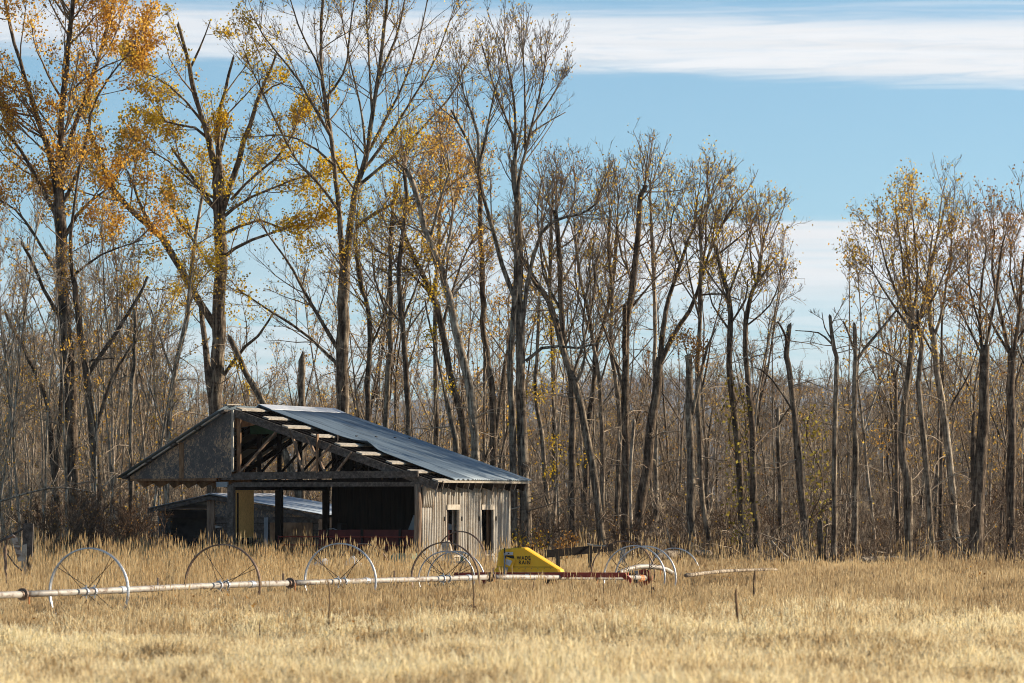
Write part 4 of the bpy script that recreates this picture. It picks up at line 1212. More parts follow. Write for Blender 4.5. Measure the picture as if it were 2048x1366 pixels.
# ---------------------------------------------------------------- thinner trees of the wood: a few kinds, many copies
def slim_proto(seed, H, r0, lean, forks, dens, n1, l1, n2=5, n3=4, tw=0.006, t0=0.42):
    r = np.random.default_rng(seed)
    n = 7
    zs = np.linspace(0, 1, n)
    a = r.uniform(0, 6.28)
    off = np.outer(zs ** 1.4, [math.cos(a), math.sin(a)]) * lean
    off += np.cumsum(r.normal(0, 0.10, (n, 2)), 0) * zs[:, None]
    pts = np.column_stack([off, zs * H - 0.15])
    stems = [(pts, r0, r0 * 0.22, t0, 0)]
    for k in range(forks):
        i = r.integers(2, n - 2)
        b = r.uniform(0, 6.28)
        L = H * r.uniform(0.3, 0.5)
        d = np.array([math.cos(b) * 0.35, math.sin(b) * 0.35, 0.9])
        q = [pts[i]]
        for j in range(4):
            d = unit(d + r.normal(0, 0.09, 3) + [0, 0, 0.05])
            q.append(q[-1] + d * L / 4)
        stems.append((np.array(q), r0 * 0.5, 0.015, 0.2, 0))
    p = dict(BASE); p.update(n1=n1, l1=l1, n2=n2, n3=n3, dens=dens, tw=tw, up=0.36, wig=0.11)
    return grow(seed, stems, p)


PROTO = []


def build_wood():
    kinds = [  # H, r0, lean, forks, leaves, n1, l1, bark, twig, leaf
        (10.5, .085, .5, 1, .05, 1.5, 1.7, 'bark_pale', 'twig_pale', 'leaf_orange'),
        (9.0, .070, .9, 1, .9, 1.5, 1.6, 'bark_pale', 'twig', 'leaf_orange'),
        (11.5, .115, .7, 2, .10, 1.3, 2.0, 'bark', 'twig', 'leaf_gold'),
        (8.0, .060, .4, 0, .02, 1.8, 1.5, 'bark_pale', 'twig_pale', 'leaf_gold'),
        (12.0, .13, 1.4, 2, .35, 1.2, 2.2, 'bark_brown', 'twig', 'leaf_gold'),
        (9.5, .09, 1.6, 1, .60, 1.3, 1.9, 'bark', 'twig', 'leaf_rust'),
        (7.0, .055, .6, 1, .03, 1.8, 1.4, 'bark_pale', 'twig', 'leaf_rust'),
        (9.0, .065, .8, 2, .5, 1.6, 2.2, 'bark_pale', 'twig_pale', 'leaf_orange'),
    ]
    for i, (H, r0, ln, fk, de, n1, l1, b, t, lf) in enumerate(kinds):
        TV, TQ, CV, CQ, CM = slim_proto(300 + i, H, r0 * .78, ln, fk, de, n1, l1, t0=.14 if i == 7 else .27)
        PROTO.append((H, mesh_np('trunk', TV, quads=TQ, mats=[M[b]], smooth=True), mesh_np('crown', CV, quads=CQ, mats=[M[t], M[lf]], qmat=CM)))
        TRI[0] += 2 * (len(TQ) + len(CQ))
    looks = ['tall pale bare', 'pale orange-leaved', 'forked grey', 'thin pale straight', 'dark gold-flecked', 'leaning rusty-leaved', 'small pale', 'low-branched pale']
    zones = [  # px range, depth range, count, height range, kinds, label, group
        (-60, 330, 143, 178, 66, (7.0, 11.0), (0, 1, 3, 7, 0, 3, 7, 1), '%s slender tree in the dense wood left of the barn', 'slender trees left of the barn'),
        (330, 660, 158, 185, 34, (6.0, 8.6), (1, 3, 6, 0, 5), '%s slender tree in the low wood seen past the barn peak', 'slender trees behind the barn peak'),
        (660, 1040, 156, 185, 32, (8.0, 12.5), (2, 1, 4, 5, 0), '%s slender tree in the thicket above the barn roof', 'slender trees above the barn roof'),
        (1040, 1560, 150, 185, 34, (6.5, 11.0), (2, 0, 4, 6, 3, 5, 2), '%s slender tree in the wood right of the barn', 'slender trees right of the barn'),
        (1560, 1740, 148, 185, 26, (5.0, 7.4), (0, 3, 6, 6, 2), '%s slender tree under the gap in the canopy', 'slender trees under the canopy gap'),
        (1740, 2110, 148, 182, 36, (7.5, 11.0), (2, 5, 0, 3, 1, 4), '%s slender tree in the wood at the right edge', 'slender trees at the right edge'),
    ]
    r = np.random.default_rng(77)
    for (x0, x1, d0, d1, n, hr, kk, lb, gp) in zones:
        for i in range(n):
            d = d0 + (d1 - d0) * ((i + r.random()) / n) ** 1.1
            px = x0 + (x1 - x0) * ((i * 0.61803 + r.random() * 0.25) % 1.0)
            k = kk[int(r.integers(len(kk)))]
            H, tm, cm = PROTO[k]
            s = r.uniform(*hr) / H
            x = (px - CX) * d / F
            e = empty('slender_tree', (x, d, float(ground_z(x, d)) - 0.05), r.uniform(0, 6.28), lb % looks[k], 'tree', gp)
            e.scale = (s * r.uniform(.85, 1.25),) * 2 + (s,)
            link_mesh('trunk', tm, e)
            link_mesh('crown', cm, e)


# ---------------------------------------------------------------- scattered stuff by geometry nodes
def scatter(name, pts, rot, scl, idx, protos, label=None):
    me = bpy.data.meshes.new(name)
    n = len(pts)
    me.vertices.add(n)
    me.vertices.foreach_set('co', np.asarray(pts, np.float32).ravel())
    for nm, ty, arr, key in (('rot', 'FLOAT_VECTOR', rot, 'vector'), ('scl', 'FLOAT_VECTOR', scl, 'vector'), ('idx', 'INT', idx, 'value')):
        at_ = me.attributes.new(nm, ty, 'POINT')
        at_.data.foreach_set(key, np.asarray(arr, np.int32 if ty == 'INT' else np.float32).ravel())
    o = link_mesh(name, me)
    col = bpy.data.collections.new(name + '_pieces')
    for i, pm in enumerate(protos):
        po = bpy.data.objects.new('%s_piece_%02d' % (name, i), pm)
        col.objects.link(po)
    g = bpy.data.node_groups.new(name, 'GeometryNodeTree')
    g.interface.new_socket('Geometry', in_out='INPUT', socket_type='NodeSocketGeometry')
    g.interface.new_socket('Geometry', in_out='OUTPUT', socket_type='NodeSocketGeometry')
    gi, go = g.nodes.new('NodeGroupInput'), g.nodes.new('NodeGroupOutput')
    ci = g.nodes.new('GeometryNodeCollectionInfo')
    ci.inputs['Collection'].default_value = col
    ci.inputs['Separate Children'].default_value = True
    ci.inputs['Reset Children'].default_value = True
    ip = g.nodes.new('GeometryNodeInstanceOnPoints')
    ip.inputs['Pick Instance'].default_value = True
    g.links.new(gi.outputs[0], ip.inputs['Points'])
    g.links.new(ci.outputs[0], ip.inputs['Instance'])
    for nm, ty, sock in (('rot', 'FLOAT_VECTOR', 'Rotation'), ('scl', 'FLOAT_VECTOR', 'Scale'), ('idx', 'INT', 'Instance Index')):
        na = g.nodes.new('GeometryNodeInputNamedAttribute')
        na.data_type = ty
        na.inputs[0].default_value = nm
        out = [s for s in na.outputs if s.enabled and s.name == 'Attribute'][0]
        g.links.new(out, ip.inputs[sock])
    g.links.new(ip.outputs[0], go.inputs[0])
    md = o.modifiers.new('scatter', 'NODES')
    md.node_group = g
    return tag(o, label, kind='stuff')


def field_points(r, n, d0, d1, margin=4.0, power=1.0):
    """points in the wedge the camera sees (and some metres to each side), evenly over the ground"""
    u = r.random(n)
    w0, w1 = d0 * 2048 / F + 2 * margin, d1 * 2048 / F + 2 * margin
    # width grows linearly with depth
    a = (w1 - w0) / (d1 - d0)
    tot = w0 * (d1 - d0) + 0.5 * a * (d1 - d0) ** 2
    t = u * tot
    d = (-w0 + np.sqrt(w0 * w0 + 2 * a * t)) / a + d0
    w = w0 + a * (d - d0)
    x = (r.random(n) - 0.5) * w
    return x, d


def brush_proto(seed, H, stems, mat, leafmat, dens, spread=0.5, n2=5, n3=5, n1=3.0, tw=0.006):
    r = np.random.default_rng(seed)
    st = []
    for k in range(stems):
        b = r.uniform(0, 6.28)
        s = spread * r.uniform(0.2, 1.0)
        q = [np.array([math.cos(b) * 0.15 * r.random(), math.sin(b) * 0.15 * r.random(), -0.05])]
        d = unit(np.array([math.cos(b) * s, math.sin(b) * s, 1.0]))
        L = H * r.uniform(0.6, 1.05)
        for j in range(4):
            d = unit(d + r.normal(0, 0.12, 3))
            q.append(q[-1] + d * L / 4)
        st.append((np.array(q), 0.018, 0.006, 0.1, 0))
    p = dict(BASE); p.update(n1=n1, l1=H * 0.45, n2=n2, n3=n3, dens=dens, tw=tw, up=0.3, wig=0.14, clump=.8, ang=(20, 65), ls=.06)
    TV, TQ, CV, CQ, CM = grow(seed, st, p)
    V = np.concatenate([TV, CV]); Q = np.concatenate([TQ, CQ + len(TV)])
    mi = np.concatenate([np.zeros(len(TQ), np.int32), CM])
    return mesh_np('brush', V, quads=Q, mats=[mat, leafmat], qmat=mi)


def in_buildings(x, y):
    """true inside the barn or the shed"""
    def loc(bx, by):
        dx, dy = x - bx, y - by
        return dx * C0 - dy * S0, dx * S0 + dy * C0
    u, v = loc(BX, BY)
    a = (u > -5.9) & (u < 0.25) & (v > -0.1) & (v < 7.7)
    u2, v2 = loc((640 - CX) * 143.0 / F, 143.0)
    b = (u2 > -5.9) & (u2 < 0.2) & (v2 > -0.2) & (v2 < 5.4)
    return a | b


def build_undergrowth():
    r = np.random.default_rng(5)
    pr = [brush_proto(901, 2.2, 5, M['twig_brown'], M['leaf_rust'], .04, n1=2.2, n2=4, n3=4, tw=.008),
          brush_proto(902, 1.6, 5, M['twig'], M['leaf_rust'], .03, n1=2.6, n2=4, n3=4, tw=.008),
          brush_proto(903, 3.0, 4, M['twig'], M['leaf_gold'], .05, n1=1.8, n2=4, n3=4, tw=.009),
          brush_proto(904, 2.6, 4, M['twig_pale'], M['leaf_gold'], .03, n1=1.8, n2=4, n3=4, tw=.009)]
    n = 1700
    x, d = field_points(r, n, 136.5, 250, 1)
    px = CX + F * x / d
    keep = ~in_buildings(x, d) & ~((px > 330) & (px < 1000) & (d < 152)) & ~((d < 139) & (r.random(n) < .3))
    x, d = x[keep], d[keep]
    n = len(x)
    rot = np.column_stack([np.zeros(n), np.zeros(n), r.uniform(0, 6.28, n)])
    s = r.uniform(.6, 1.3, n) * np.where(d < 141, .62, 1.0)
    pts = np.column_stack([x, d, ground_z(x, d) - .05])
    scatter('undergrowth', pts, rot, np.column_stack([s, s, s * r.uniform(.8, 1.2, n)]), r.integers(0, 4, n), pr, 'tangled brown leafless brush filling the floor of the wood')
    # the far wood, one mass of thin trunks and twigs
    n = 1500
    x, d = field_points(r, n, 182, 420, 10)
    px = CX + F * x / d
    rot = np.column_stack([r.normal(0, .05, n), r.normal(0, .05, n), r.uniform(0, 6.28, n)])
    hgt = np.interp(px, [-200, 300, 330, 640, 680, 1020, 1100, 1500, 1580, 1740, 1780, 2200], [9.5, 9.5, 7.5, 7.2, 7.6, 7.6, 8.0, 8.0, 7.3, 7.3, 8.0, 8.5]) * (d / 200) ** .8
    kk = r.choice([0, 1, 2, 3, 5, 6], n)
    Hs = np.array([p[0] for p in PROTO])[kk]
    s = hgt * r.uniform(.6, 1.05, n) / Hs
    protos = []
    for H, tm, cm in PROTO:
        bm = mesh_join(tm, cm)
        protos.append(bm)
    wide = r.uniform(1.0, 1.6, n)
    scatter('far_wood', np.column_stack([x, d, np.full(n, -.1)]), rot, np.column_stack([s * wide, s * wide, s]), kk, protos, 'distant leafless wood closing the view between the trunks')


def mesh_join(a, b):
    """one mesh out of two, materials kept"""
    va = np.empty(len(a.vertices) * 3, np.float32); a.vertices.foreach_get('co', va)
    vb = np.empty(len(b.vertices) * 3, np.float32); b.vertices.foreach_get('co', vb)
    la = np.empty(len(a.loops), np.int32); a.loops.foreach_get('vertex_index', la)
    lb = np.empty(len(b.loops), np.int32); b.loops.foreach_get('vertex_index', lb)
    mb = np.empty(len(b.polygons), np.int32); b.polygons.foreach_get('material_index', mb)
    q = np.concatenate([la.reshape(-1, 4), lb.reshape(-1, 4) + len(a.vertices)])
    mi = np.concatenate([np.zeros(len(a.polygons), np.int32), mb + 1])
    return mesh_np('slender_tree', np.concatenate([va, vb]).reshape(-1, 3), quads=q, mats=list(a.materials) + list(b.materials), qmat=mi)


build_wood()
build_undergrowth()


# ---------------------------------------------------------------- shrubs that stand apart
def shrub(label, px, d, H, stems, seed, twig='twig_brown', leaf='leaf_rust', dens=.05, spread=.6, n1=4.0, name='bare_shrub'):
    r = np.random.default_rng(seed)
    x = (px - CX) * d / F
    g = float(ground_z(x, d))
    st = []
    for k in range(stems):
        b = r.uniform(0, 6.28)
        s = spread * r.uniform(0.1, 1.0)
        q = [np.array([x + math.cos(b) * .3 * r.random(), d + math.sin(b) * .3 * r.random(), g - .08])]
        dr = unit(np.array([math.cos(b) * s, math.sin(b) * s, 1.0]))
        L = H * r.uniform(0.6, 1.05)
        for j in range(5):
            dr = unit(dr + r.normal(0, 0.10, 3))
            q.append(q[-1] + dr * L / 5)
        st.append((np.array(q), 0.022, 0.006, 0.08, 0))
    p = dict(BASE); p.update(n1=n1, l1=H * .38, n2=7, n3=6, dens=dens, tw=.0055, up=.25, wig=.15, ang=(20, 65), ls=.06)
    arr = grow(seed, st, p)
    tree_object(name, label, 'shrub', (x, d, g - .08), arr, M[twig], M[twig], M[leaf], crown='twigs')


shrub('broad brown leafless shrub left of the low shed, nearest the fence post', 125, 136, 2.5, 12, 501)
shrub('tall brown leafless shrub directly left of the low shed', 190, 138, 2.7, 13, 502)
shrub('dark tangled shrub pressed against the shed\'s left corner', 262, 141, 2.5, 12, 503)
shrub('dark twiggy shrub hanging at the shed\'s doorway', 300, 141.5, 2.15, 8, 504, spread=.8)
shrub('small reddish shrub right of the yellow engine cover', 1108, 134, 1.5, 8, 505, leaf='leaf_rust', dens=.5)
shrub('bushy brown shrub behind the wide double wheels', 1262, 137, 2.0, 9, 506)
shrub('low shrub with yellow-green leaves at the barn\'s back corner', 1024, 138.5, 1.6, 6, 507, twig='twig', leaf='leaf_yellow', dens=.5)
shrub('low brown shrub right of the double wheels', 1345, 138, 1.4, 8, 508)


def vine(label, trunk_px, d, z0, z1, n, seed, rad):
    """leaves of a climber round a trunk"""
    r = np.random.default_rng(seed)
    x = np.interp(np.linspace(z0, z1, 2), [z0, z1], trunk_px)
    z = r.uniform(z0, z1, n) ** 1.0
    cx = (np.interp(z, [z0, z1], trunk_px) - CX) * d / F
    a = r.uniform(0, 6.28, n)
    rr = rad * np.sqrt(r.random(n)) * (1 + .8 * np.sin(z * 2.1) ** 2)
    pos = np.column_stack([cx + rr * np.cos(a), d + rr * np.sin(a), z])
    V, Q = leaf_quads(r, pos, .10)
    base = (float((trunk_px[0] - CX) * d / F), d, 0)
    e = empty('climbing_vine', base, 0, label, 'vine')
    link_mesh('foliage', mesh_np('foliage', V - np.array([base]), quads=Q, mats=[M['vine']]), e)
    pts = [np.array([(np.interp(zz, [z0, z1], trunk_px) - CX) * d / F + .25 * math.cos(zz * 2), d + .25 * math.sin(zz * 2), zz]) for zz in np.linspace(-.1, z1, 30)]
    TV, TQ = tubes(np.array(pts)[None], np.full((1, 30), .02), 5)
    link_mesh('stem', mesh_np('stem', TV - np.array([base]), quads=TQ, mats=[M['twig_brown']]), e)


vine('olive-leaved climber on the vine-hung trunk right of centre', (1483, 1468), 141, 1.2, 6.5, 520, 601, .34)
vine('yellow-brown climber round the rough trunk beside the curved snag', (1632, 1628), 141, 1.0, 5.5, 420, 602, .45)

# ---------------------------------------------------------------- wheel line: pipe, wheels and drive
WR = 0.81
LP = lambda t: Vector((-7.70 + 2.08 * t, 81.9 + 5.45 * t, 0.0))
PD = Vector((2.08, 5.45, 0)).normalized()          # direction of the pipe
PS = Vector((PD.y, -PD.x, 0))                      # across it


def line_z(t):
    return float(np.interp(t, [-1.3, 0, 1, 2, 3, 3.5, 4.2, 5.3], [.80, .80, .825, .80, .775, .77, .70, .60]))


def wheel_parts(parent, c, axis, R, mat, spokes=True, hub=True, turn=0.0, tilt=None, seed=0, name='wheel'):
    """a rim of folded strip, wire spokes in pairs, two clamps on the axle"""
    r = random.Random(seed)
    ax = Vector(axis).normalized()
    up = Vector((0, 0, 1))
    e1 = ax.cross(up).normalized()
    e2 = e1.cross(ax).normalized()
    n = 56
    vs, fs = [], []
    prof = [(-.034, -.012), (-.034, .012), (-.015, .004), (0, .016), (.015, .004), (.034, .012), (.034, -.012), (0, 0.002)]
    for i in range(n):
        a = 2 * math.pi * i / n
        wob = 1 + 0.006 * math.sin(2 * a + seed)
        rd = e1 * math.cos(a) + e2 * math.sin(a)
        for (w, h) in prof:
            vs.append(tuple(c + rd * (R * wob + h - .02) + ax * w))
    k = len(prof)
    for i in range(n):
        for j in range(k):
            fs.append((i * k + j, i * k + (j + 1) % k, ((i + 1) % n) * k + (j + 1) % k, ((i + 1) % n) * k + j))
    w = MB().add(vs, fs).build(name, mat, parent)
    if spokes:
        for q in range(4):
            a = math.radians(45 + 90 * q) + turn
            for s in (-.17, .17):
                rim = c + (e1 * math.cos(a + s * .35) + e2 * math.sin(a + s * .35)) * (R - .02)
                MB().tube([c + ax * s + (e1 * math.cos(a) + e2 * math.sin(a)) * .06, rim], .0065, 5).build('spoke', M['dark_iron'], w)
    if hub:
        for s in (-.17, .17):
            MB().tube([c + ax * (s - .025), c + ax * (s + .025)], .085, 12).build('clamp', M['rim'], w)
            for b in (-1, 1):
                MB().tube([c + ax * s + up * .07 * b + e1 * .03, c + ax * s + up * .12 * b + e1 * .03], .014, 6).build('bolt', M['rim'], w)
    return w


def build_wheel_line():
    R = empty('wheel_line', (LP(0).x, LP(0).y, 0), 0, 'long galvanised irrigation pipe on four open wheels crossing the grass before the barn', 'irrigation pipe')
    O = Vector(R.location)
    P = lambda t, dz=0: Vector((LP(t).x, LP(t).y, line_z(t) + dz)) - O
    for t0, t1, r in ((-1.3, -.47, .061), (-.43, 1.53, .059), (1.60, 3.43, .058), (3.52, 4.62, .057), (4.66, 5.2, .057)):
        n = 8
        MB().tube([P(t0 + (t1 - t0) * i / n) for i in range(n + 1)], r, 14).build('pipe_section', M['galv'], R, True)
    for t in (-.45, 1.56, 3.47, 4.64):
        c = P(t)
        o = MB().tube([c - PD * .09, c - PD * .03, c - PD * .029, c + PD * .03], [.064, .075, .112, .105], 14).build('coupler', M['rim_rust'], R)
        MB().tube([c + PD * .03, c + PD * .35], .018, 6).build('latch', M['dark_iron'], o)
        MB().tube([c + PD * .2 + PS * .02, c + PD * .2 + PS * .02 + Vector((0, 0, -.18))], .018, 6).build('drain_valve', M['orange'], o)
    mats = [M['rim'], M['rim_rust'], M['rim'], M['rim_rust']]
    for i in range(4):
        w = wheel_parts(R, P(i), PD, WR * (1.0 if i else 1.0), mats[i], turn=(.12, -.3, .05, .02)[i], seed=i)
        # small sprinkler stub standing on the pipe
        MB().tube([P(i + .5) + Vector((0, 0, .05)), P(i + .5) + Vector((0, 0, .20))], .02, 6).build('sprinkler_riser', M['rim_rust'], R)
        for s in (.22,):
            MB().tube([P(i + s), P(i + s + .03)], .072, 12).build('band', M['rim'], R)


def build_mover():
    d = 105.0
    c0 = at(1055, 1150, d)
    g = float(ground_z(c0.x, c0.y))
    R = empty('drive_mover', (c0.x, c0.y, g), math.radians(-9), 'yellow engine cover on a red frame driving the wheel line, lettered WADE RAIN', 'irrigation mover')
    inv = Matrix.Translation(R.location) @ Matrix.Rotation(math.radians(-9), 4, 'Z')
    inv = inv.inverted()
    px = d / F
    L = lambda x, y: ((x - 1055) * px, 0, EYE - (y - HZ) * px - g)      # in the face's own plane
    # hood: side outline, then bevelled across its depth
    prof = [(986, 1144), (992, 1135), (996, 1105), (1003, 1098), (1042, 1095), (1049, 1095.5), (1120, 1139), (1122, 1144)]
    dep = 0.62
    vs, fs = [], []
    for y, ins in ((0.0, 0.035), (0.035, 0.0), (dep - .035, 0.0), (dep, .035)):
        for (x, yy) in prof:
            q = Vector(L(x, yy))
            cx, cz = L(1055, 1128)[0], L(1055, 1128)[2]
            f = 1 - ins / 0.45
            vs.append((cx + (q.x - cx) * f, y, cz + (q.z - cz) * f if yy < 1143.5 else q.z))
    n = len(prof)
    for i in range(3):
        for j in range(n):
            fs.append((i * n + j, i * n + (j + 1) % n, (i + 1) * n + (j + 1) % n, (i + 1) * n + j))
    fs += [tuple(range(n)), tuple(range(4 * n - 1, 3 * n - 1, -1))]
    hood = MB().add(vs, fs).build('engine_cover', M['yellow'], R)
    # lettering on the side
    for txt, x, y, h in (('WADE', 1033.5, 1119.5, 7.6), ('RAIN', 1037, 1128.5, 7.6)):
        cu = bpy.data.curves.new('text', 'FONT')
        cu.body = txt
        cu.size = h * px * 1.42
        cu.offset = .0022
        cu.extrude = .003
        cu.space_character = 1.25
        to = bpy.data.objects.new('text', cu)
        COL.objects.link(to)
        bpy.context.view_layer.update()
        me = bpy.data.meshes.new_from_object(to.evaluated_get(bpy.context.evaluated_depsgraph_get()))
        bpy.data.objects.remove(to)
        lo = link_mesh('lettering', me, hood)
        me.materials.clear(); me.materials.append(M['black'])
        p = L(x, y)
        xs = [v.co.x for v in me.vertices]
        want = (27.5 if txt == 'WADE' else 23) * px
        s = want / (max(xs) - min(xs))
        lo.location = (p[0], -.006, p[2])
        lo.rotation_euler = (math.radians(90), 0, 0)
        lo.scale = (s, 1, 1)
    q = L(1059, 1117)
    MB().prism([(q[0], -.008, q[2] - .04), (q[0] + .03, -.008, q[2] - .04), (q[0] + .018, -.008, q[2] + .03)], (0, .005, 0)).build('red_mark', M['red'], hood)
    # seams, rivets and the lower skirt joint
    sa, sb = L(993, 1134), L(1108, 1134)
    MB().box(sa[0], sb[0], -.004, .0, sa[2] - .006, sa[2] + .006).build('seam', M['dark_iron'], hood)
    for k in range(9):
        x = sa[0] + (sb[0] - sa[0]) * (k + .5) / 9
        MB().tube([(x, -.008, sa[2] - .04), (x, .002, sa[2] - .04)], .011, 6).build('rivet', M['rim_rust'], hood)
    # small plates, opened flap and the lever on the left
    def plate(nm, pts, mat, y=-.02, th=.012):
        MB().prism([(L(*p_)[0], y, L(*p_)[2]) for p_ in pts], (0, th, 0)).build(nm, mat, hood)
    plate('maker_plate', [(1007, 1110), (1026, 1110), (1026, 1104), (1007, 1104)], M['white'])
    MB().prism([(L(1014, 1108.5)[0], -.026, L(1014, 1108.5)[2]), (L(1019, 1108)[0], -.026, L(1019, 1108)[2]), (L(1018, 1105)[0], -.026, L(1018, 1105)[2])], (0, .004, 0)).build('plate_mark', M['black'], hood)
    plate('opening', [(1010, 1117), (1028, 1117), (1027, 1111), (1009, 1111)], M['black'], -.012, .01)  # black plate painting the dark inside of an opening
    plate('flap', [(1009, 1133), (1024, 1137), (1032, 1120), (1013, 1113)], M['yellow'], -.06, .015)
    plate('notice', [(1011, 1128), (1020, 1132), (1025, 1122), (1013, 1118)], M['white'], -.072, .008)
    plate('side_flare', [(986, 1144), (998, 1144), (998, 1134), (989, 1138)], M['yellow'], -.03, .02)
    plate('bracket', [(1008, 1147), (1014, 1147), (1017, 1135), (1008, 1135)], M['grey_paint'], -.09, .02)
    a, b = L(1009.5, 1160), L(1010, 1096)
    lv = MB().tube([(a[0], -.1, a[2]), (b[0], -.1, b[2] - .12)], .016, 6).build('lever', M['grey_paint'], R)
    MB().tube([(b[0], -.1, b[2] - .12), (b[0], -.1, b[2])], .02, 6).build('grip', M['black'], lv)
    # frame beam and legs
    a, b = L(906, 1150), L(1252, 1150)
    MB().box(a[0], b[0], .02, .12, b[2] - .055, b[2] + .055).build('frame_beam', M['red'], R)
    MB().box(a[0] + .5, b[0], dep - .1, dep, b[2] - .055, b[2] + .055).build('frame_beam', M['red'], R)
    for x in (960, 1085, 1104):
        q = L(x, 1150)
        MB().box(q[0], q[0] + .09, .14, .26, q[2] - .45, q[2] + .03).build('frame_leg', M['red'], R)
    q = L(1095, 1158)
    MB().tube([(q[0] - .1, .1, q[2]), (q[0] + .16, .1, q[2])], .11, 12).build('gearbox', M['dark_iron'], R)
    q = L(1050, 1151)
    MB().box(q[0], q[0] + .09, -.03, .018, q[2] - .09, q[2] + .04).build('fuel_cup', M['white'], R)
    a, b = L(1248, 1150), L(1264, 1163)
    MB().beam((a[0], .07, a[2]), (b[0], .07, b[2]), .10, .11).build('frame_arm', M['red'], R)
    # double wheels at the right end, on their own short axle
    W = lambda x, y, dd: inv @ at(x, y, dd)
    rot = Matrix.Rotation(math.radians(9), 3, 'Z')
    axl = rot @ PD
    c1, c2 = W(1269, 1156.5, 110.3), W(1291, 1156.5, 111.6)
    wheel_parts(R, c1, axl, .815, M['rim'], turn=-.25, hub=False, seed=5)
    wheel_parts(R, c2, axl, .815, M['rim'], turn=.35, hub=False, seed=6)
    MB().tube([c1 - axl * .15, c2 + axl * .2], .075, 12).build('axle', M['galv'], R)
    MB().tube([c1 - axl * .19, c1 - axl * .11], .15, 16).build('hub', M['dark_iron'], R)
    q = c1 + (c2 - c1) * .35
    for k in range(3):
        cc = c1 + (c2 - c1) * (.18 + .2 * k)
        MB().tube([cc - axl * .05, cc + axl * .05], .092, 12).build('hose_coil', M['orange'], R)
    cc = c2 - axl * .12
    MB().tube([cc - axl * .012, cc + axl * .012], .23, 18).build('drive_disc', M['red'], R)
    q = W(1270, 1146, 110.6)
    MB().box(q.x - .08, q.x + .08, q.y - .03, q.y + .03, q.z - .07, q.z + .06).build('guard_plate', M['grey_paint'], R)


build_wheel_line()
build_mover()


def lone_wheel(label, px, py, d, R, mat, axis, seed, spokes=True, group=None):
    c = at(px, py, d)
    e = empty('spare_wheel', (c.x, c.y, float(ground_z(c.x, c.y))), 0, label, 'wheel', group)
    o = Vector(e.location)
    wheel_parts(e, c - o, axis, R, mat, spokes=spokes, hub=False, turn=seed * .7, seed=seed, name='rim')


lone_wheel('rust-brown open wheel rising behind the double wheels', 1246, 1148, 116, .86, M['rim_rust'], (.25, 1, .05), 11)
lone_wheel('last grey wheel at the far right end of the wheel line', 1348, 1150, 121, .74, M['rim'], PD, 12)
lone_wheel('blue-grey wheel leaning inside the fourth wheel near the barn wall', 893, 1158, 103, .66, M['rim'], (.1, 1, .1), 13)
lone_wheel('second blue-grey wheel leaning close to the fourth wheel', 912, 1160, 106, .70, M['rim'], (.22, 1, .05), 14)
lone_wheel('brown broad-rimmed wheel leaning on the corrugated wall', 923, 1116, 124.5, .76, M['rim_rust'], (.45, .9, .1), 15, False)
lone_wheel('faded green-grey wheel in the grass before the red wagon', 728, 1139, 118, .70, M['rim_rust'], (.2, 1, .1), 16, False)


def bent_pipe():
    pts = [at(1238, 1147, 113.5), at(1252, 1140, 114), at(1275, 1134, 114.5), at(1300, 1133, 115), at(1330, 1138, 115.5), at(1348, 1149, 116)]
    o = Vector((pts[2].x, pts[2].y, 0))
    e = empty('bent_pipe', o, 0, 'short arched galvanised pipe behind the double wheels', 'pipe')
    c = catmull([tuple(p - o) for p in pts], 16)
    MB().tube([tuple(p) for p in c], .062, 12).build('pipe', M['galv'], e, True)
    q = Vector(c[11])
    MB().tube([q, q + Vector((0, 0, -.22))], .02, 6).build('drain_valve', M['orange'], e)
    q = Vector(c[9])
    MB().tube([q - Vector((.03, 0, 0)), q + Vector((.03, 0, 0))], .075, 12).build('band', M['white'], e)


bent_pipe()


# ---------------------------------------------------------------- things round the barn
def thing(name, label, cat, px, d, z=0.0, rz=0.0):
    x = (px - CX) * d / F
    return empty(name, (x, d, float(ground_z(x, d)) + z), rz, label, cat)


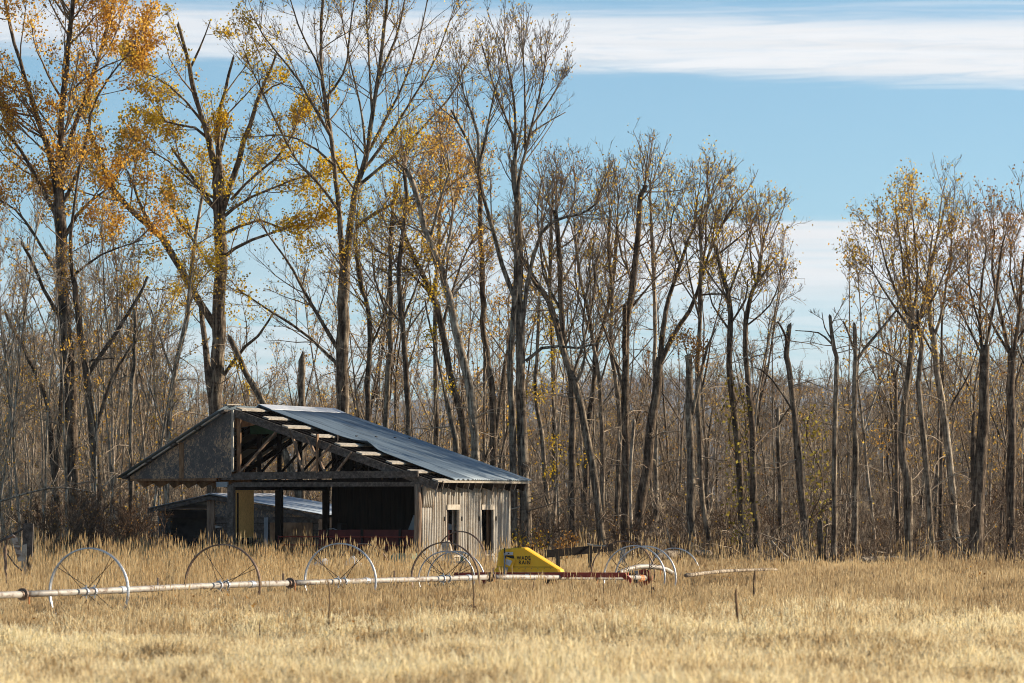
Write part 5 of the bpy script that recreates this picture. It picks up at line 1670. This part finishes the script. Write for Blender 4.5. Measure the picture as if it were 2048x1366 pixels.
def barn_things():
    W = lambda u, v, z: Vector((BX + u * C0 + v * S0, BY - u * S0 + v * C0, z))
    # red wagon in the barn
    p = W(-2.1, 3.6, 0)
    R = empty('red_wagon', p, -TH, 'dark red flatbed wagon with stake posts parked inside the barn', 'wagon')
    for x in (-1.85, -.75, .45, 1.7):
        MB().box(x, x + .07, -.92, -.86, .70, 1.70).build('stake', M['black'], R)
    for z in (.90, 1.16, 1.42):
        MB().box(-2.1, 2.0, -.86, -.83, z, z + .245).build('side_board', M['maroon'], R)
    MB().box(-2.1, 2.0, -.82, .9, .78, .88).build('bed', M['dark_and_shaded_board'], R)
    MB().box(-2.1, 2.0, .87, .90, .90, 1.66).build('side_board', M['maroon'], R)
    for x in (-1.4, 1.4):
        for y in (-.7, .75):
            w = MB().tube([(x, y - .08, .42), (x, y + .08, .42)], .43, 18).build('wheel', M['black'], R)
            MB().tube([(x, y - .09, .42), (x, y + .09, .42)], .2, 12).build('wheel_hub', M['maroon'], w)
    for z in (1.46, 1.22):
        MB().tube([(-3.2, -1.3, z), (2.05, -1.3, z)], .017, 6).build('rail', M['red'], R)
    for x in (-3.2, -.6, 2.0):
        MB().tube([(x, -1.3, -.1), (x, -1.3, 1.5)], .02, 6).build('rail_post', M['maroon'], R)
    # grey sheet lying on it
    p = W(-1.0, 3.2, 1.68)
    S = empty('grey_sheet', p, -TH, 'bent grey metal sheet propped on the red wagon', 'metal sheet')
    MB().prism([(-.55, 0, -.01), (1.1, .02, -.01), (1.1, .02, .07), (.1, .1, .32), (-.42, .1, .42)], (0, .025, 0)).build('sheet', M['grey_paint'], S)
    MB().beam((.45, -.03, -.01), (.68, -.03, .26), .05, .07).build('strap', M['brown_wood'], S)
    # black seat with hoop
    p = W(-3.85, 3.0, 0)
    S = empty('machine_seat', p, -TH, 'black machine seat with a thin wire hoop inside the barn', 'seat')
    MB().box(-.3, .3, -.2, .25, 1.27, 1.37).build('cushion', M['black'], S)
    MB().box(.22, .34, -.2, .25, 1.37, 1.85).build('backrest', M['black'], S)
    MB().box(-.1, .1, -.1, .1, -.05, 1.27).build('pedestal', M['black'], S)
    MB().tube([(-.28, 0, 1.35), (-.30, 0, 1.55), (-.2, 0, 1.68), (0, 0, 1.70), (.24, 0, 1.62)], .014, 6).build('hoop', M['rim'], S)
    # green chest and white sacks before the wagon
    S = thing('green_chest', 'faded green wooden chest at the foot of the round barn pole', 'chest', 801, 126.5, 0, -TH)
    MB().box(-.31, .31, 0, .4, -.05, .76).build('body', M['green'], S)
    MB().prism([(-.34, -.03, .765), (.34, -.03, .765), (.31, .08, 1.02), (-.29, .08, 1.02)], (0, .38, 0)).build('lid', M['green'], S)
    MB().box(-.32, .32, -.035, -.005, .66, .74).build('band', M['dgreen'], S)
    for lb, px, d, w, h in (('wide white sack slumped in the grass left of the faded wheel', 646, 124.5, .42, .95), ('peaked white sack in the grass right of its wider neighbour', 706, 125.5, .40, 1.02)):
        S = thing('white_sack', lb, 'sack', px, d)
        n, k = 14, 7
        rr = random.Random(px)
        vs, fs = [], []
        for i in range(k):
            f = i / (k - 1)
            for j in range(n):
                a = 2 * math.pi * j / n
                q = (1 - f ** 3 * (.92 if w < .41 else .75)) * (1 + .10 * math.sin(3 * a + px) + rr.uniform(-.05, .05))
                vs.append((w * q * math.cos(a), .28 * q * math.sin(a), -.05 + h * (f ** .8) + .03 * math.sin(2 * a)))
        for i in range(k - 1):
            for j in range(n):
                fs.append((i * n + j, i * n + (j + 1) % n, (i + 1) * n + (j + 1) % n, (i + 1) * n + j))
        fs.append(tuple(range((k - 1) * n, k * n)))
        fs.append(tuple(range(n - 1, -1, -1)))
        MB().add(vs, fs).build('bag', M['white'], S, True)
        MB().prism([(-.2, -.275, .55), (.12, -.275, .5), (.15, -.275, .68), (-.16, -.275, .72)], (0, .006, 0)).build('print', M['red'], S)
    # broken chair / frame by the wall
    S = thing('leaning_plank', 'weathered wide plank leaning against the corrugated wall', 'plank', 886, 126.2)
    MB().prism([(-.06, .0, 1.28), (.14, .0, 1.36), (.52, -.2, .0), (.30, -.2, -.05)], (.05, .10, 0)).build('board', M['grey_wood'], S)
    S = thing('wooden_chair', 'small broken pale wooden chair in the grass by the wall', 'chair', 914, 123.5, 0, .3)
    MB().box(-.22, .22, -.2, .2, .78, .83).build('seat', M['bare_wood'], S)
    for x in (-.2, .16):
        for y in (-.18, .15):
            MB().box(x, x + .04, y, y + .04, -.05, .78).build('leg', M['bare_wood'], S)
    MB().box(-.22, .22, .16, .2, 1.0, 1.1).build('back_rail', M['bare_wood'], S)
    MB().box(-.22, -.17, .16, .2, .83, 1.1).build('back_post', M['bare_wood'], S)
    MB().box(.17, .22, .16, .2, .83, 1.0).build('back_post', M['green'], S)
    S = thing('white_stool', 'small white stool standing under the right window of the barn wall', 'stool', 973, 126, 0, .1)
    MB().box(-.14, .14, -.12, .12, .95, 1.05).build('seat', M['bare_wood'], S)
    for x in (-.12, .09):
        for y in (-.1, .07):
            MB().box(x, x + .03, y, y + .03, -.05, .95).build('leg', M['bare_wood'], S)
    # dark plank on posts at the right of the yellow cover
    d = 119.0
    a, b = at(1090, 1108, d), at(1225, 1095, d + 1)
    e = empty('plank_rail', (a.x, a.y, float(ground_z(a.x, a.y))), 0, 'dark heavy plank rail sloping across two posts behind the engine cover', 'rail')
    o = Vector(e.location)
    MB().beam(a - o, b - o, .08, .20).build('plank', M['dark_and_shaded_board'], e)
    for px, py in ((1180, 1092), (1116, 1100)):
        q = at(px, py, d + .7) - o
        MB().box(q.x - .05, q.x + .05, q.y, q.y + .1, -.2, q.z + .02).build('post', M['old_wood'], e)
    p = at(1178, 1091, d + .6) - o
    MB().tube([p + Vector((-.05, 0, .05)), p + Vector((.1, 0, .0)), p + Vector((.45, 0, -.02))], .03, 6).build('branch', M['grey_wood'], e)
    e = thing('grey_post', 'short grey post standing behind the double wheels', 'post', 1246, 126)
    MB().box(-.09, .09, -.08, .08, -.2, 1.13).build('shaft', M['grey_paint'], e)
    MB().box(-.1, .1, -.09, .09, 1.132, 1.16).build('cap', M['old_wood'], e)
    # left: broken post with its brace and a galvanised bracket
    e = thing('fence_post', 'dark split fence post at the left edge, leaning slightly', 'post', 54, 108)
    MB().prism([(-.15, 0, -.1), (.07, 0, -.1), (.15, 0, 1.90), (-.09, 0, 1.92)], (0, .16, 0)).build('shaft', M['old_wood'], e)
    MB().box(-.06, .0, .03, .08, 1.88, 2.0).build('splinter', M['black'], e)
    MB().prism([(-.155, -.06, -.1), (-.03, -.06, -.1), (.0, -.04, 1.42), (-.12, -.04, 1.38)], (0, .05, 0)).build('brace', M['grey_wood'], e)
    MB().tube([(-.1, .05, 1.78), (-.32, .05, 1.65), (-.7, .06, 1.45)], .03, 6).build('branch_stub', M['old_wood'], e)
    e = thing('pipe_hook', 'bent galvanised bracket in the grass left of the split post', 'bracket', 24, 100)
    MB().tube([(-.10, 0, -.1), (-.16, 0, 1.4), (-.10, 0, 1.62), (.02, 0, 1.68), (.07, 0, 1.64)], .035, 8).build('hook', M['rim_rust'], e)
    MB().beam((.05, 0, 1.64), (.20, .02, 1.12), .05, .13).build('arm', M['galv'], e)
    MB().tube([(-.12, .02, 1.3), (.05, .02, 1.05), (.22, .02, .9)], .018, 6).build('wire', M['old_wood'], e)


barn_things()


# ---------------------------------------------------------------- fallen wood at the foot of the forest
def log(label, pts, w, mat, seed, cat='log', limbs=0, name='fallen_log'):
    P3 = [at(x, y, d) for x, y, d in pts]
    o = Vector((P3[0].x, P3[0].y, 0))
    r = np.random.default_rng(seed)
    c = catmull([tuple(p - o) for p in P3], 14)
    e = empty(name, o, 0, label, cat)
    rad = list(np.linspace(w, w * .6, 14) * (1 + r.normal(0, .06, 14)))
    MB().tube([tuple(p) for p in c], rad, 8).build('trunk', mat, e, True)
    for k in range(limbs):
        i = int(r.integers(4, 13))
        d = unit(np.array([r.normal(0, .6), r.normal(0, .4), abs(r.normal(.8, .3))]))
        L = r.uniform(.4, 1.1)
        q = [c[i], c[i] + d * L * .5 + r.normal(0, .05, 3), c[i] + d * L + r.normal(0, .1, 3)]
        MB().tube([tuple(p) for p in q], [w * .35, w * .25, .01], 6).build('limb', mat, e, True)


log('long pale fallen log lying across the foot of the right-hand wood', [(1690, 1123, 139), (1740, 1119, 140), (1790, 1117, 140.5), (1835, 1120, 141)], .10, M['bark_pale'], 1, limbs=2)
log('thin bleached pole lying in the grass right of the wheels', [(1372, 1151, 108), (1440, 1143, 111), (1500, 1140, 113), (1553, 1139, 115)], .05, M['bark_pale'], 2, cat='pole', name='fallen_pole')
log('dark fallen log behind the last grey wheel', [(1310, 1112, 134), (1360, 1108, 135), (1420, 1106, 136)], .15, M['bark'], 3, limbs=1)
log('bleached broken branch propped at the foot of the curved snag', [(1542, 1083, 134), (1562, 1104, 134), (1578, 1116, 134), (1606, 1122, 134.5)], .05, M['bark_pale'], 4, cat='branch', limbs=4, name='fallen_branch')
log('dark branch lying left of the curved snag', [(1530, 1122, 134.2), (1560, 1118, 134.6), (1592, 1119, 135)], .07, M['bark'], 5, cat='branch', limbs=4, name='fallen_branch')
log('leaning dead branch by the stout right-hand trunk', [(1905, 1075, 136), (1935, 1105, 136), (1965, 1128, 136)], .045, M['bark'], 6, cat='branch', limbs=3, name='fallen_branch')
log('pale crooked branch sagging low at the left edge of the wood', [(2, 1002, 141), (60, 985, 140), (120, 975, 140), (190, 985, 140)], .035, M['bark_pale'], 7, cat='branch', limbs=5, name='fallen_branch')


# ---------------------------------------------------------------- tall dead weed stalks
def stalk(label, px, top, base_py, d, seed, w=.028, name='mullein_stalk'):
    r = random.Random(seed)
    t = at(px, top, d)
    g = float(ground_z(t.x, t.y))
    e = empty(name, (t.x, t.y, g), 0, label, 'weed stalk')
    H = t.z - g
    pts, rad = [], []
    n = 16
    for i in range(n):
        f = i / (n - 1)
        pts.append((.03 * math.sin(f * 5 + seed), .02 * math.cos(f * 4 + seed), H * f - .05))
        rad.append((w * .45 if f < .35 else w * r.uniform(.75, 1.15)) * (1 if f < .95 else .5))
    MB().tube(pts, rad, 7).build('stem', M['twig_brown'], e)
    m = MB()
    for k in range(16):
        f = r.uniform(.12, .5)
        a = r.uniform(0, 6.28)
        z = H * f
        L = r.uniform(.06, .14)
        q = Vector((L * math.cos(a), L * math.sin(a), z - .05))
        m.prism([(0, 0, z), (q.x * .6 + .015, q.y * .6, z), tuple(q), (q.x * .6 - .015, q.y * .6, z - .02)], (0, .004, .006))
    m.build('dead_leaves', M['twig_brown'], e)


STK = [('tall dark mullein stalk standing alone at the right of the field', 1476, 1170, 62), ('thinner mullein stalk behind the lone tall one', 1511, 1133, 78),
       ('mullein stalk nearest the right edge at the forest foot', 2031, 1066, 133), ('thin stalk at the foot of the right-hand snags', 1620, 1082, 132),
       ('dark stalk in front of the wheel-line pipe, left of the third wheel\'s hub', 655, 1154, 69), ('dark stalk before the fourth wheel', 944, 1122, 76),
       ('dark stalk before the double wheels', 1301, 1104, 94), ('short dark stalk in the grass below the barn', 523, 1232, 67),
       ('dark stalk left of the red frame end', 1068, 1150, 96), ('thin stalk before the grey guard plate', 1235, 1166, 95),
       ('thin stalk beside the first wheel of the drive', 1204, 1158, 96), ('small dark stalk low in the left field', 816, 1240, 66)]
for i, (lb, px, top, d) in enumerate(STK):
    stalk(lb, px, top, 0, d, i, .019 if i < 4 else .010)

# ---------------------------------------------------------------- the meadow
def tuft(seed, n, H, spread, w, lean, heads=0.0, head_len=.14, fluffy=0.0, stiff=0):
    """a tuft of dry blades, each a thin three-part strip; some carry a seed head"""
    r = np.random.default_rng(seed)
    V, Q = [], []
    b = 0
    K = 4
    base = r.normal(0, spread, (n, 2))
    h = H * r.uniform(.55, 1.1, n)
    az = r.uniform(0, 6.28, n)
    ln = np.abs(r.normal(0, lean, n))
    tw = r.uniform(0, 6.28, n)
    t = np.linspace(0, 1, K)
    cx = base[:, 0:1] + (ln * np.cos(az))[:, None] * (t ** 1.8)[None] * h[:, None]
    cy = base[:, 1:2] + (ln * np.sin(az))[:, None] * (t ** 1.8)[None] * h[:, None]
    cz = t[None] * h[:, None] * np.sqrt(np.maximum(.2, 1 - ln ** 2))[:, None] - .03
    C = np.stack([cx, cy, cz], -1)
    side = np.stack([np.cos(tw), np.sin(tw), np.zeros(n)], -1)
    wd = w * np.array([1.0, .9, .65, .18])
    A = C - side[:, None] * wd[None, :, None] / 2
    B = C + side[:, None] * wd[None, :, None] / 2
    P = np.stack([A, B], 2).reshape(-1, 3)
    i, k = np.meshgrid(np.arange(n), np.arange(K - 1), indexing='ij')
    o = (i * K + k) * 2
    q = np.stack([o, o + 1, o + 3, o + 2], -1).reshape(-1, 4)
    V.append(P); Q.append(q); b = len(P)
    m = int(n * heads)
    if m:
        tip = C[:m, -1]
        d = unit(C[:m, -1] - C[:m, -2])
        s = side[:m]
        s2 = unit(np.cross(d, s))
        L = head_len * r.uniform(.6, 1.2, m)[:, None]
        hw = (.011 if not fluffy else .02)
        for e in (s, s2):
            pv = np.stack([tip - d * L * .9, tip - d * L * .35 + e * hw, tip + d * L * .25, tip - d * L * .35 - e * hw], 1).reshape(-1, 3)
            V.append(pv); Q.append(np.arange(4 * m).reshape(-1, 4) + b); b += len(pv)
    if fluffy:      # fine hazy panicle twigs round the tips
        m = int(n * fluffy)
        for rep in range(5):
            f = r.uniform(.55, 1.0, m)
            pk = r.integers(0, n, m)
            i0 = np.minimum((f * (K - 1)).astype(int), K - 2)
            ww = (f * (K - 1) - i0)[:, None]
            st = C[pk, i0] * (1 - ww) + C[pk, i0 + 1] * ww
            d = unit(r.normal(0, 1, (m, 3)) + np.array([0, 0, .9]))
            e = unit(np.cross(d, r.normal(size=(m, 3)))) * .0022
            L = r.uniform(.06, .16, m)[:, None]
            pv = np.stack([st - e, st + e, st + d * L + e * 1.6, st + d * L - e * 1.6], 1).reshape(-1, 3)
            V.append(pv); Q.append(np.arange(4 * m).reshape(-1, 4) + b); b += len(pv)
    return np.concatenate(V), np.concatenate(Q)


def build_meadow():
    r = np.random.default_rng(8)
    mk = lambda mat, *a, **k: mesh_np('tuft', *(lambda vq: (vq[0], vq[1]))(tuft(*a, **k)), mats=[mat])
    pale = [mk(M['grass_pale'], 700 + i, 72, (.50, .58, .44, .54)[i], .15, .0028, .17, heads=.35, head_len=.12, fluffy=0.7) for i in range(4)]
    brown = [mk(M['grass_brown'], 720 + i, 50, (.62, .70, .56)[i], .14, .0038, .11, heads=.45, head_len=.13) for i in range(3)]
    tall = [mk(M['grass_tall'], 740 + i, 15, (1.12, 1.28, .98)[i], .16, .0095, .07, heads=.75, head_len=.20) for i in range(3)]

    def lay(name, x, d, protos, s0, s1, label):
        n = len(x)
        keep = ~in_buildings(x, d)
        x, d = x[keep], d[keep]
        n = len(x)
        rot = np.column_stack([r.normal(0, .05, n), r.normal(.03, .05, n), r.uniform(0, 6.28, n)])
        s = r.uniform(s0, s1, n)
        # slow swell of the sward
        sw = 1 + np.where(d < 72, .24, .13) * np.sin(x * .55 + np.sin(d * .21) * 2) * np.sin(d * .33 + x * .12)
        scl = np.column_stack([s, s, s * sw * r.uniform(.85, 1.12, n) * np.interp(d, [104, 114], [1.0, 1.12])])
        scatter(name, np.column_stack([x, d, ground_z(x, d)]), rot, scl, r.integers(0, len(protos), n), protos, label)

    x, d = field_points(r, 34000, 36, 86, 4)
    pr = np.clip((80 - d + 6 * np.sin(x * .35) + 4 * np.sin(x * 1.1 + 2) + 5 * np.sin(x * .8 + d * .5)) / 22, 0.04, 1)
    k = r.random(len(x)) < pr
    lay('pale_meadow_grass', x[k], d[k], pale, .85, 1.15, 'pale fluffy dry grass filling the near field')
    x, d = field_points(r, 60000, 52, 142, 4)
    pr = np.clip((d - 62 + 6 * np.sin(x * .35 + 1) + 5 * np.sin(x * 1.2 + d * .4)) / 24, 0, 1) * np.where((d > 137) & (r.random(len(x)) < .7), 0, 1)
    k = r.random(len(x)) < pr
    x, d = x[k], d[k]
    lay('brown_meadow_grass', x, d, brown, .70, 1.0, 'browner knee-high dry grass of the middle field')
    x, d = field_points(r, 17000, 60, 139, 3)
    px = CX + F * x / d
    # tall straw stands thickest before the barn, behind the wheel line, thin at the right
    pipe = np.interp(px, [-130, 177, 460, 685, 890, 1280, 1400], [78, 85, 91, 97, 103, 116, 118])
    w = np.interp(px, [-100, 60, 200, 700, 900, 1150, 1400, 1600, 2200], [.30, .45, .9, .95, .6, .30, .16, .08, .06])
    w = w * np.clip((d - pipe) / 14, 0, 1)
    w = w * (0.55 + .45 * np.sin(x * 1.3 + d * .4) * np.sin(d * .9)) + .03
    k = r.random(len(x)) < w
    lay('tall_straw_grass', x[k], d[k], tall, .68, 1.0, 'tall straw with seed heads standing thick before the barn')

    # dead weeds here and there in the grass
    weeds = [brush_proto(950 + i, (.62, .80, .5)[i], 4, M['twig_brown'], M['leaf_rust'], .3, .7, 4, 3, 5.0, .004) for i in range(3)]
    x, d = field_points(r, 380, 60, 132, 3)
    k = np.sin(x * .9 + d * .23) + np.sin(d * .41 - x * .3) > .1
    lay('dead_weeds', x[k], d[k], weeds, .5, .85, 'scattered dark dead weeds standing in the dry grass')


build_meadow()
print('tree triangles', TRI[0], 'objects', len(scene.objects))


# ---------------------------------------------------------------- thin autumn haze, closed box round camera and hills
def build_haze():
    m = bpy.data.materials.new('thin_haze')
    m.use_nodes = True
    t = NT(m.node_tree)
    v = t.n('ShaderNodeVolumePrincipled', inp={'Color': (0.86, 0.92, 1.0, 1), 'Density': 0.00005, 'Anisotropy': 0.3})
    o = t.n('ShaderNodeOutputMaterial')
    t.link(v.outputs[0], o.inputs['Volume'])
    tag(MB().box(-33000, 33000, -600, 33000, -1.5, 330).build('haze', m), 'thin autumn haze over the whole valley', kind='stuff')


build_haze()
